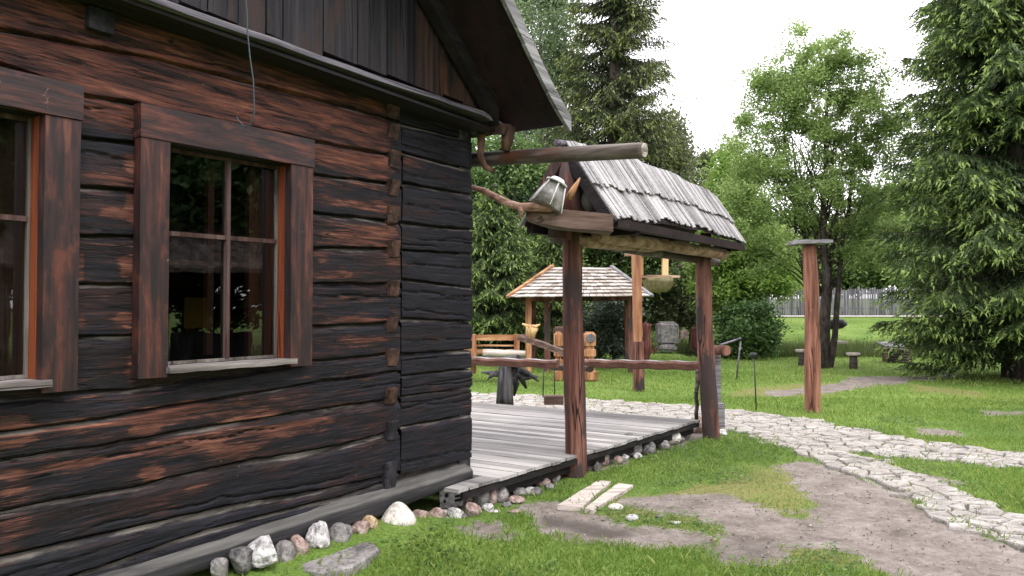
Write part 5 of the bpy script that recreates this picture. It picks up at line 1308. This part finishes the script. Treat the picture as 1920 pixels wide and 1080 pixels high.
# ================================================================== trees
def leaves(name, P, size, tone, mat, parent, loc, asp=1.7, hang=0., seed=1):
    r = np.random.default_rng(seed); n = len(P)
    nrm = r.normal(0, 1, (n, 3)); nrm[:, 2] = np.abs(nrm[:, 2])+.35; nrm /= np.linalg.norm(nrm, axis=1)[:, None]
    t = r.normal(0, 1, (n, 3)); t[:, 2] -= hang*2; t -= (t*nrm).sum(1)[:, None]*nrm; t /= np.linalg.norm(t, axis=1)[:, None]+1e-9
    b = np.cross(nrm, t); s = (size*r.uniform(.6, 1.3, n))[:, None]
    V = np.empty((n, 4, 3)); V[:, 0] = P-t*s*.5*asp; V[:, 1] = P+b*s*.5-t*s*.05; V[:, 2] = P+t*s*.5*asp; V[:, 3] = P-b*s*.5-t*s*.05
    V[:, 1] += nrm*s*.12; V[:, 3] += nrm*s*.12
    f = np.arange(n*4).reshape(n, 4); tone = np.clip(tone, 0, 1)
    return link(name, npmesh(name, V.reshape(-1, 3), f, dict(tone=np.repeat(tone, 4))), mat, parent, loc)
def broadleaf(x, y, z0, blobs, n, size, mat, bark, label, seed, stems=((0, 0, .12),), H=6., cl=120, crad=.32, name='broadleaf_tree', cat='tree', hang=0., group=None, asp=1.7, shell=.45, limbs=True, toned=0.):
    """blobs: crown masses (x,y,z,rx,ry,rz) about the trunk base; leaves gather in clusters on limbs"""
    r = np.random.default_rng(seed); rr = random.Random(seed); root = empty(name, (x, y, z0), 0, label=label, cat=cat, group=group)
    vol = np.array([b[3]*b[4]*b[5] for b in blobs])**.75; cnt = np.maximum(3, (cl*vol/vol.sum())).astype(int); CC = []
    for b, c in zip(blobs, cnt):
        d = r.normal(0, 1, (c, 3)); d /= np.linalg.norm(d, axis=1)[:, None]; rad = r.uniform(shell, 1, (c, 1))**.6
        CC.append(np.array(b[:3])+d*rad*np.array(b[3:6]))
    CC = np.concatenate(CC); k = len(CC); ci = r.integers(0, k, n); crs = crad*r.uniform(.6, 1.35, k)
    P = CC[ci]+r.normal(0, 1, (n, 3))*crs[ci][:, None]*np.array([1, 1, .75+hang])*.62
    P[:, 2] = np.maximum(P[:, 2], .08)
    ct = r.normal(.5, .16, k); tone = ct[ci]+r.normal(0, .13, n)+toned
    leaves('crown', P, size, tone, mat, root, (0, 0, 0), asp, hang, seed+1)
    g = G()
    for sx, sy, sr in stems:
        dx, dy = sx, sy; top = H*rr.uniform(.8, 1); lx, ly = dx*4+rr.uniform(-.2, .2), dy*3
        P_ = [(dx*.6, dy*.6, -.1)]; R_ = [sr*1.5]; m_ = 9
        for i in range(1, m_+1):
            t = i/m_; P_.append((dx+lx*t**1.2+rr.uniform(-.05, .05), dy+ly*t+rr.uniform(-.05, .05), top*t)); R_.append(sr*(1-.85*t)+.006)
        g.tube(P_, R_, 10, .1, seed)
    if limbs:
        for c in CC[r.permutation(k)[:min(k, 90)]]:
            sx, sy, sr = rr.choice(stems); t = min(.9, max(.12, (c[2]/H)*.65)); s = Vector((sx+sx*4*t**1.2, sy+sy*3*t, H*.9*t)); e = Vector(c)
            m1 = s.lerp(e, .4)+Vector((rr.uniform(-.1, .1), rr.uniform(-.1, .1), .15)); m2 = s.lerp(e, .75)+Vector((rr.uniform(-.12, .12), rr.uniform(-.12, .12), .12))
            w_ = sr*.32*(1-t*.6); g.tube([s, m1, m2, e], [w_, w_*.65, w_*.4, .006], 5, 0)
    link('trunk', g.mesh('trunk'), bark, root)
    return root
L_MAPLE = leafmat('fresh_leaf', (.10, .16, .05), (.25, .36, .11), (.40, .49, .19), .55)
L_BRIGHT = leafmat('bright_leaf', (.09, .165, .03), (.21, .34, .065), (.35, .47, .13), .5)
L_DARK = leafmat('deep_leaf', (.022, .045, .016), (.075, .135, .042), (.20, .29, .09), .4)
L_BIRCH = leafmat('birch_leaf', (.11, .16, .085), (.22, .30, .15), (.36, .44, .27), .5)
L_BUSH = leafmat('shrub_leaf', (.03, .065, .02), (.075, .15, .04), (.16, .25, .08), .35)
L_OLIVE = leafmat('grey_green_leaf', (.07, .09, .04), (.14, .17, .08), (.24, .26, .14), .35)
NEED = leafmat('spruce_needles', (.018, .032, .013), (.066, .104, .034), (.24, .34, .085), .3, .6)
NEEDY = leafmat('yellowish_needles', (.020, .030, .014), (.058, .078, .028), (.17, .20, .05), .2, .6)

def spruce(x, y, z0, H, Rb, label, seed, mat=NEED, zlow=.3, zmax=None, dens=1., droop=.35, tip=.25, per=9, dz=.26, tw=.11, name='spruce_tree', size=1., gaps=0., group=None, full=1.):
    """whorls of drooping boughs, each carrying hanging side twigs of needles with pale fresh tips"""
    r = np.random.default_rng(seed); root = empty(name, (x, y, z0), 0, label=label, cat='tree', group=group); zmax = zmax or H
    TP, TD, TL, TT = [], [], [], []; g = G()
    g.tube([(0, 0, -.1), (0, 0, zmax*.5), (0.02, 0, zmax)], [.022*H, .022*H*(1-zmax*.5/H)+.01, .022*H*(1-zmax/H)+.015], 12, .1, seed)
    z = zlow
    while z < zmax:
        rel = 1-z/H; prof = Rb*min(1, (rel*1.12)**.8)*full
        if z < zlow+1.6: prof *= .72+.28*(z-zlow)/1.6
        for b in range(per):
            if r.random() < gaps: continue
            az = r.uniform(0, 2*np.pi); L = prof*r.uniform(.68, 1.12)*(1.08 if r.random() > .85 else 1); n = max(5, int(L/(tw))); t = np.linspace(.10, 1, n)
            dr = droop*r.uniform(.7, 1.3)*(.35+.65*rel)
            hx = L*t; hz = z+r.uniform(-.1, .1)-dr*L*(t**1.2)*.9+dr*L*.65*np.maximum(0, t-.45)**1.5*1.6
            hz += (1-rel)*L*.3*t
            hz = np.maximum(hz, .12)
            bx_ = np.cos(az)*hx; by_ = np.sin(az)*hx
            idx_ = [0, n//3, 2*n//3, n-1]; rb = .008+.012*L*.6
            g.tube([(bx_[i], by_[i], hz[i]) for i in idx_], [rb, rb*.7, rb*.45, .004], 5, 0, cap=False)
            for sd in (-1, 1):
                ln = np.minimum(.16+L*.26*np.sin(np.pi*np.clip(t*.82+.1, 0, 1))**.8, .75)*r.uniform(.7, 1.25, n)*size
                an = az+sd*(R(58)-t*R(22))+r.normal(0, .18, n)
                dd = np.stack([np.cos(an), np.sin(an), -.32-.4*r.random(n)*(1-t*.4)], -1)
                TP.append(np.stack([bx_, by_, hz], -1)); TD.append(dd); TL.append(ln); TT.append(t)
            # hanging twigs
            dd = np.stack([np.cos(az)*.35+r.normal(0, .2, n), np.sin(az)*.35+r.normal(0, .2, n), -1+0*t], -1)
            TP.append(np.stack([bx_, by_, hz], -1)); TD.append(dd); TL.append((.12+.16*r.random(n))*size); TT.append(t*.7)
        z += dz*r.uniform(.7, 1.3)*(.65+.35*rel)
    P = np.concatenate(TP); D = np.concatenate(TD); L = np.concatenate(TL); T = np.concatenate(TT); D /= np.linalg.norm(D, axis=1)[:, None]
    # needle tufts along each twig: slender triangles fanned about the twig
    per_t = max(5, int(9*dens)); n = len(P); k = np.tile(np.linspace(.05, 1, per_t), n); I = np.repeat(np.arange(n), per_t)
    base = P[I]+D[I]*(L[I]*k)[:, None]; base[:, 2] -= .12*L[I]*k**2
    rv = r.normal(0, 1, (len(I), 3)); sdv = rv-(rv*D[I]).sum(1)[:, None]*D[I]; sdv /= np.linalg.norm(sdv, axis=1)[:, None]+1e-9
    nl = (.085+.05*r.random(len(I)))*size*(1-.3*k); tipv = D[I]*.75+sdv*.75; tipv[:, 2] -= .15
    wv = np.cross(tipv, sdv); wv /= np.linalg.norm(wv, axis=1)[:, None]+1e-9; hw = (.019*size)
    V = np.empty((len(I), 3, 3)); V[:, 0] = base-wv*hw-D[I]*.02; V[:, 1] = base+wv*hw-D[I]*.02; V[:, 2] = base+tipv*nl[:, None]
    fresh = (k > .80)*(T[I] > .45)*(r.random(n)[I] < tip*2.4)
    tone = np.clip(.26+.24*T[I]+r.normal(0, .08, len(I))+r.normal(0, .07, n)[I]+.5*fresh, 0, 1)
    me = npmesh('crown', V.reshape(-1, 3), np.arange(len(I)*3).reshape(-1, 3), dict(tone=np.repeat(tone, 3)))
    link('crown', me, mat, root); link('trunk', g.mesh('trunk'), MBARK, root); return root

# the big spruce at the right
b0 = PG(1916, 712)
spruce(b0.x, b0.y, 0, 17.5, 2.8, 'huge dark green spruce filling the right side, its lowest boughs sweeping the lawn', 11, zlow=.85, zmax=14.5, dens=1.2, droop=.42, per=11, dz=.29, tw=.080, tip=.40, size=1.12)
# multi-stemmed maple in the middle of the lawn
b0 = PG(1560, 690)
stems = ((-.20, .05, .075), (.02, -.03, .12), (.26, .04, .08), (-.07, .15, .085), (.15, .16, .06))
blobs = [(-.1, 0, 7.75, 1.0, .9, .8), (-.9, 0, 7.1, .9, .9, .7), (.8, .1, 7.1, .9, .9, .7), (.15, 0, 6.6, 1.6, 1.3, 1.1), (-.9, .2, 6.4, 1.0, 1.1, .9), (1.0, -.1, 6.0, 1.0, 1.1, 1.1), (-1.5, 0, 5.3, .9, 1.1, .9), (1.6, .1, 4.9, .7, 1.0, 1.2), (0, .2, 5.2, 1.5, 1.3, .9),
         (-1.3, -.1, 4.2, 1.1, 1.2, .8), (.3, 0, 4.0, 1.4, 1.3, .8), (1.3, .2, 3.7, 1.0, 1.1, .7), (-1.4, -.2, 2.9, .9, 1.0, .6), (1.0, .1, 2.8, .9, 1.0, .40), (-1.9, -.1, 3.6, .6, .8, .7)]
broadleaf(b0.x-.25, b0.y, 0, [(b[0]*1.12, b[1], b[2]*1.07, b[3], b[4], b[5]*1.05) for b in blobs], 92000, .048, L_MAPLE, MBARK, 'airy fresh green tree with several dark stems rising from one base in the lawn', 21, stems, 7.6, 380, .25)
# bright slim tree left of it and the bushes under it
broadleaf(PY(1385, 0, 26).x, 26, 0, [(0, 0, 5.5, .9, .9, 1.5), (-.1, 0, 4.0, 1.2, 1.2, 1.3), (.3, 0, 2.8, 1.3, 1.2, 1.1), (1.3, -.2, 2.5, .7, .9, .6), (-.5, .2, 2.6, 1.2, 1, 1.2)], 42000, .085, L_BRIGHT, MBARK, 'bright green bushy tree left of the airy multi-stemmed one', 22, ((0, 0, .12),), 6.5, 150, .4)
broadleaf(PY(1397, 0, 24).x, 24, 0, [(0, 0, 1.0, .85, .8, .85), (-.5, 0, .7, .5, .5, .6), (.35, -.1, .65, .5, .5, .55)], 13000, .07, L_BUSH, MBARK, 'rounded dark green shrub on the lawn right of the far canopy post', 23, ((0, 0, .05), (.1, .1, .04)), 1.6, 60, .28, name='shrub', cat='shrub')
broadleaf(PY(1292, 0, 29.3).x, 29.3, 0, [(0, 0, 2.6, .9, .9, 1.2), (-.5, 0, 1.5, .8, .8, .9), (.6, 0, 1.4, .8, .8, .9), (-1.3, 0, 2.0, .6, .6, .9)], 15000, .08, L_OLIVE, MBARK, 'grey-green straggly shrub behind the stone block', 24, ((0, 0, .06), (.2, .1, .04)), 2.8, 70, .36, name='shrub', cat='shrub')
# tree masses left, behind the cabin and canopy
broadleaf(PY(950, 0, 27).x, 27, 0, [(0, 0, 5.6, 1.9, 1.8, 1.5), (-1.4, 0, 4.6, 1.8, 1.8, 1.8), (1.0, 0, 4.2, 1.5, 1.6, 1.6), (.2, -.3, 3.0, 2.0, 1.6, 1.4), (-1.6, 0, 2.6, 1.6, 1.5, 1.5), (1.4, .2, 2.3, 1.2, 1.2, 1.2), (-.2, .4, 6.8, 1.2, 1.2, .9)], 62000, .085, L_DARK, MBARK, 'dense dark green leafy tree right behind the cabin corner', 25, ((0, 0, .2), (.2, .1, .14)), 6.5, 260, .42, hang=.3, toned=.08)
broadleaf(PY(1015, 0, 34).x, 34, 0, [(0, 0, 13.6, 1.8, 1.6, 2.6), (-1.3, 0, 11.5, 1.6, 1.4, 2.0), (1.0, 0, 11.0, 1.5, 1.4, 2.2), (0, 0, 9.0, 1.9, 1.6, 1.6), (-.4, 0, 16.5, 1.6, 1.5, 2.2), (.9, 0, 7.6, 1.2, 1.2, 1.2), (-1.2, .3, 7.4, 1.6, 1.2, 1.6)], 52000, .095, L_BIRCH, MBIRCH, 'tall pale birch with drooping foliage beside the cabin roof edge', 26, ((0, 0, .2),), 17, 210, .42, hang=1.0, name='birch_tree')
spruce(PY(1152, 0, 31).x, 31, 0, 21, 3.5, 'tall dark spruce with yellowish new tips behind the canopy', 12, NEEDY, zlow=1.5, zmax=16.5, dens=.9, droop=.5, per=9, dz=.37, tw=.14, tip=.46, size=1.45, gaps=.12, full=.96)
broadleaf(PY(1230, 0, 37).x, 37, 0, [(0, 0, 9.2, 1.6, 1.5, 1.9), (.9, 0, 7.0, 1.6, 1.4, 1.6), (-.6, 0, 6.4, 1.6, 1.4, 1.6), (2.0, 0, 5.6, 1.5, 1.4, 1.6), (.6, 0, 4.4, 2.0, 1.5, 1.6)], 46000, .11, L_OLIVE, MBARK, 'soft grey-green tree just right of the tall yellowish spruce', 27, ((0, 0, .17),), 10, 150, .5, hang=.5)
broadleaf(PY(1305, 0, 42).x, 42, 0, [(0, 0, 8.0, 1.4, 1.2, 2.0), (1.6, 0, 6.8, 1.5, 1.2, 1.9), (-.8, 0, 5.6, 1.4, 1.2, 1.5), (2.3, 0, 5.0, 1.4, 1.2, 1.6), (.6, 0, 9.8, .7, .7, 1.1)], 17000, .12, L_OLIVE, MBARK, 'thin sparse tree showing sky gaps behind the canopy ridge', 28, ((0, 0, .14), (.25, 0, .1)), 10, 110, .5)
broadleaf(PY(1110, 0, 29).x, 29, 0, [(0, 0, 4.6, 1.6, 1.5, 1.3), (1.5, 0, 3.6, 1.4, 1.3, 1.3), (-.8, .2, 3.4, 1.3, 1.3, 1.3), (2.4, .2, 2.6, 1.3, 1.2, 1.3), (.5, 0, 2.2, 1.6, 1.3, 1.2)], 36000, .09, L_DARK, MBARK, 'mid green leafy tree seen between the canopy posts', 29, ((0, 0, .15), (.3, .1, .1)), 5, 170, .4, toned=.12)
broadleaf(PY(1240, 0, 33).x, 33, 0, [(0, 0, 4.4, 1.6, 1.3, 1.4), (1.5, 0, 3.4, 1.5, 1.2, 1.3), (-1.4, 0, 3.0, 1.4, 1.2, 1.3), (.4, 0, 2.2, 1.8, 1.2, 1.3)], 26000, .10, L_BUSH, MBARK, 'green tree behind the bird feeder', 30, ((0, 0, .15),), 5, 120, .42)
spruce(PY(925, 0, 22.5).x, 22.5, 0, 5.2, 2.2, 'young spruce with light tips between the cabin corner and the pavilion', 13, NEED, zlow=.3, dens=.9, droop=.3, per=9, dz=.22, tw=.10, tip=.5, size=1.1)
spruce(PY(1045, 0, 24).x, 24, 0, 4.4, 1.9, 'young spruce with light tips directly behind the pavilion', 14, NEED, zlow=.3, dens=.9, droop=.3, per=9, dz=.22, tw=.10, tip=.45, size=1.1)
broadleaf(PY(1150, 0, 22.2).x, 22.2, 0, [(0, 0, 1.2, .6, .6, 1.1), (-.5, 0, .8, .5, .5, .7), (.35, 0, .9, .4, .4, .8)], 11000, .06, leafmat('bluish_leaf', (.03, .045, .03), (.07, .095, .065), (.14, .17, .12), .3), MBARK, 'bluish grey-green shrub under the pavilion roof', 31, ((0, 0, .05),), 2, 60, .28, name='shrub', cat='shrub')
# woods beyond the fence and on the horizon: each tree on its own
L_FAR = leafmat('far_leaf', (.06, .11, .03), (.12, .20, .055), (.20, .29, .09), .35)
far0 = broadleaf(PY(1500, 0, 50).x, 50, 1.0, [(0, 0, 4.6, 2.6, 2, 2.4), (-2.0, 0, 3.4, 1.8, 1.6, 1.9), (2.0, 0, 3.6, 1.8, 1.6, 1.9), (0, 0, 2.4, 2.4, 1.6, 1.4)], 16000, .17, L_FAR, MBARK, 'far green tree left of centre above the plank fence', 32, ((0, 0, .2),), 6, 110, .6, group='trees beyond the fence')
def copytree(src, x, y, z, rz, sc, label, group='trees beyond the fence'):
    c = src.copy(); C.objects.link(c); c.location = (x, y, z); c.rotation_euler = (0, 0, rz); c.scale = (sc, sc, sc); c['label'] = label; c['group'] = group
    for ch in src.children:
        d = ch.copy(); C.objects.link(d); d.parent = c
    return c
for i, (px, Y, rz, sc, lab) in enumerate([(860, 44, 2.2, 1.6, 'far green tree behind the cabin, right of its hidden rear corner'), (740, 40, .4, 1.7, 'far green tree hidden behind the middle of the cabin'), (600, 42, 3.1, 1.6, 'far green tree hidden behind the main window side of the cabin'), (2120, 50, 1.4, 1.8, 'far green tree just outside the right edge'), (1440, 52, 1.2, .95, 'far green tree seen under the left branches of the airy tree'), (1585, 50, 2.5, .9, 'far green tree right behind the dark stems of the airy tree'), (1650, 51, 4.0, 1.15, 'far green tree at the gap between the airy tree and the huge spruce'),
        (1740, 54, .6, 1.5, 'far green tree behind the left flank of the huge spruce'), (1860, 55, 3.3, 1.6, 'far green tree hidden behind the middle of the huge spruce'), (1370, 54, 5.1, 1.2, 'far green tree low behind the rounded dark shrub'), (1290, 56, .2, 1.1, 'far green tree low behind the grey-green straggly shrub'),
        (1190, 50, 2.9, 1.2, 'far green tree low behind the pavilion roof'), (1080, 48, 1.9, 1.3, 'far green tree low behind the pale birch'), (960, 46, 4.4, 1.4, 'far green tree low behind the dense dark tree'), (2000, 56, 1.1, 1.7, 'far green tree behind the right edge of the huge spruce')]):
    p = PY(px, 600, Y); copytree(far0, p.x, Y, float(terrain(np.array(p.x), np.array(float(Y)))), rz, sc, lab)
# trees across the yard that the window panes mirror
mir0 = broadleaf(17, 5.5, 0, [(0, 0, 6.5, 2.6, 2.6, 2.4), (-1.6, 1.6, 4.6, 2.2, 2.2, 2.0), (1.6, -1.6, 4.4, 2.2, 2.2, 2.0), (0, 0, 3.0, 2.8, 2.8, 1.8), (0, 0, 8.6, 1.5, 1.5, 1.4)], 30000, .15, L_DARK, MBARK, 'dark leafy tree across the yard mirrored in the windows', 40, ((0, 0, .25),), 8, 150, .6, group='trees across the yard')
mir0['label'] = 'dark leafy tree standing behind the open yard shed'
for x, y, rz, sc, lab in ((16, -.5, 2, 1.0, 'dark leafy tree just past the near end of the yard shed'), (20, 11.5, 4, 1.1, 'dark leafy tree just past the far end of the yard shed'), (23, -3, 1, 1.2, 'large dark leafy tree diagonally behind the near end of the yard shed'), (13, -5, 5, .9, 'smallest dark leafy tree across the yard, nearest the window side'), (27, 4, 3, 1.4, 'tallest dark leafy tree, farthest behind the yard shed')):
    copytree(mir0, x, y, 0, rz, sc, lab, 'trees across the yard')
# open shed across the yard, mirrored in the lower panes
shd = empty('yard_shed', (13.2, 6, 0), 0, label='open dark-roofed shed with a yellow panel across the yard, mirrored in the window', cat='shed')
g = G(); g.hexa([(11.2, 1.5, 2.35), (15.4, 1.5, 3.7), (15.4, 10.5, 3.7), (11.2, 10.5, 2.35), (11.2, 1.5, 2.45), (15.4, 1.5, 3.8), (15.4, 10.5, 3.8), (11.2, 10.5, 2.45)]); part('roof', g, MDARKLOG, shd)
for y in (1.8, 4.6, 7.4, 10.2):
    g = G(); g.tube([(11.6, y, -.05), (11.6, y, 2.5)], .11, 10, .05, 3); part('post', g, MDARKLOG, shd)
g = G(); g.box((15.1, 1.7, 2.2), (15.25, 10.3, 3.6)); part('back_wall', g, MCHAR, shd)
g = G(); g.box((14.6, 4.9, -.05), (14.75, 6.4, 1.0)); part('cupboard', g, MCHAR, shd)
g = G(); g.box((14.6, 5.2, 1.1), (14.68, 5.75, 1.85)); part('yellow_panel', g, plain('yellow_paint', (.28, .17, .03)), shd)
# weeds at the deck edge
def weeds(px, py, n, h, seed, label):
    b = PG(px, py); r = np.random.default_rng(seed); P = r.normal(0, 1, (n, 3))*np.array([.09, .07, .05]); P[:, 2] = np.abs(P[:, 2])*h*10*.35
    root = empty('weed', tuple(b), 0, label=label, cat='weed', group='weeds along the deck edge'); leaves('leaves', P, .028, r.normal(.5, .2, n), L_OLIVE, root, (0, 0, 0), 2.2, 0, seed)
    g = G()
    for i in range(8): q_ = P[i*3]; g.tube([(q_[0]*.3, q_[1]*.3, -.01), (q_[0]*.7, q_[1]*.7, q_[2]*.6), tuple(q_)], .003, 4)
    link('stem', g.mesh('stem'), L_OLIVE, root)
weeds(1238, 826, 130, .22, 1, 'grey-green leafy weed among stones under the far half of the deck')
weeds(1292, 806, 160, .28, 2, 'tallest pale leafy weed under the deck corner by the far canopy post')
weeds(1222, 838, 90, .16, 3, 'small weed sprouting at the mossy dark stone')
weeds(1000, 905, 60, .12, 4, 'low weed at the deck edge left of the near canopy post')
weeds(960, 925, 50, .16, 5, 'thin weed among the stones nearest the cabin corner')
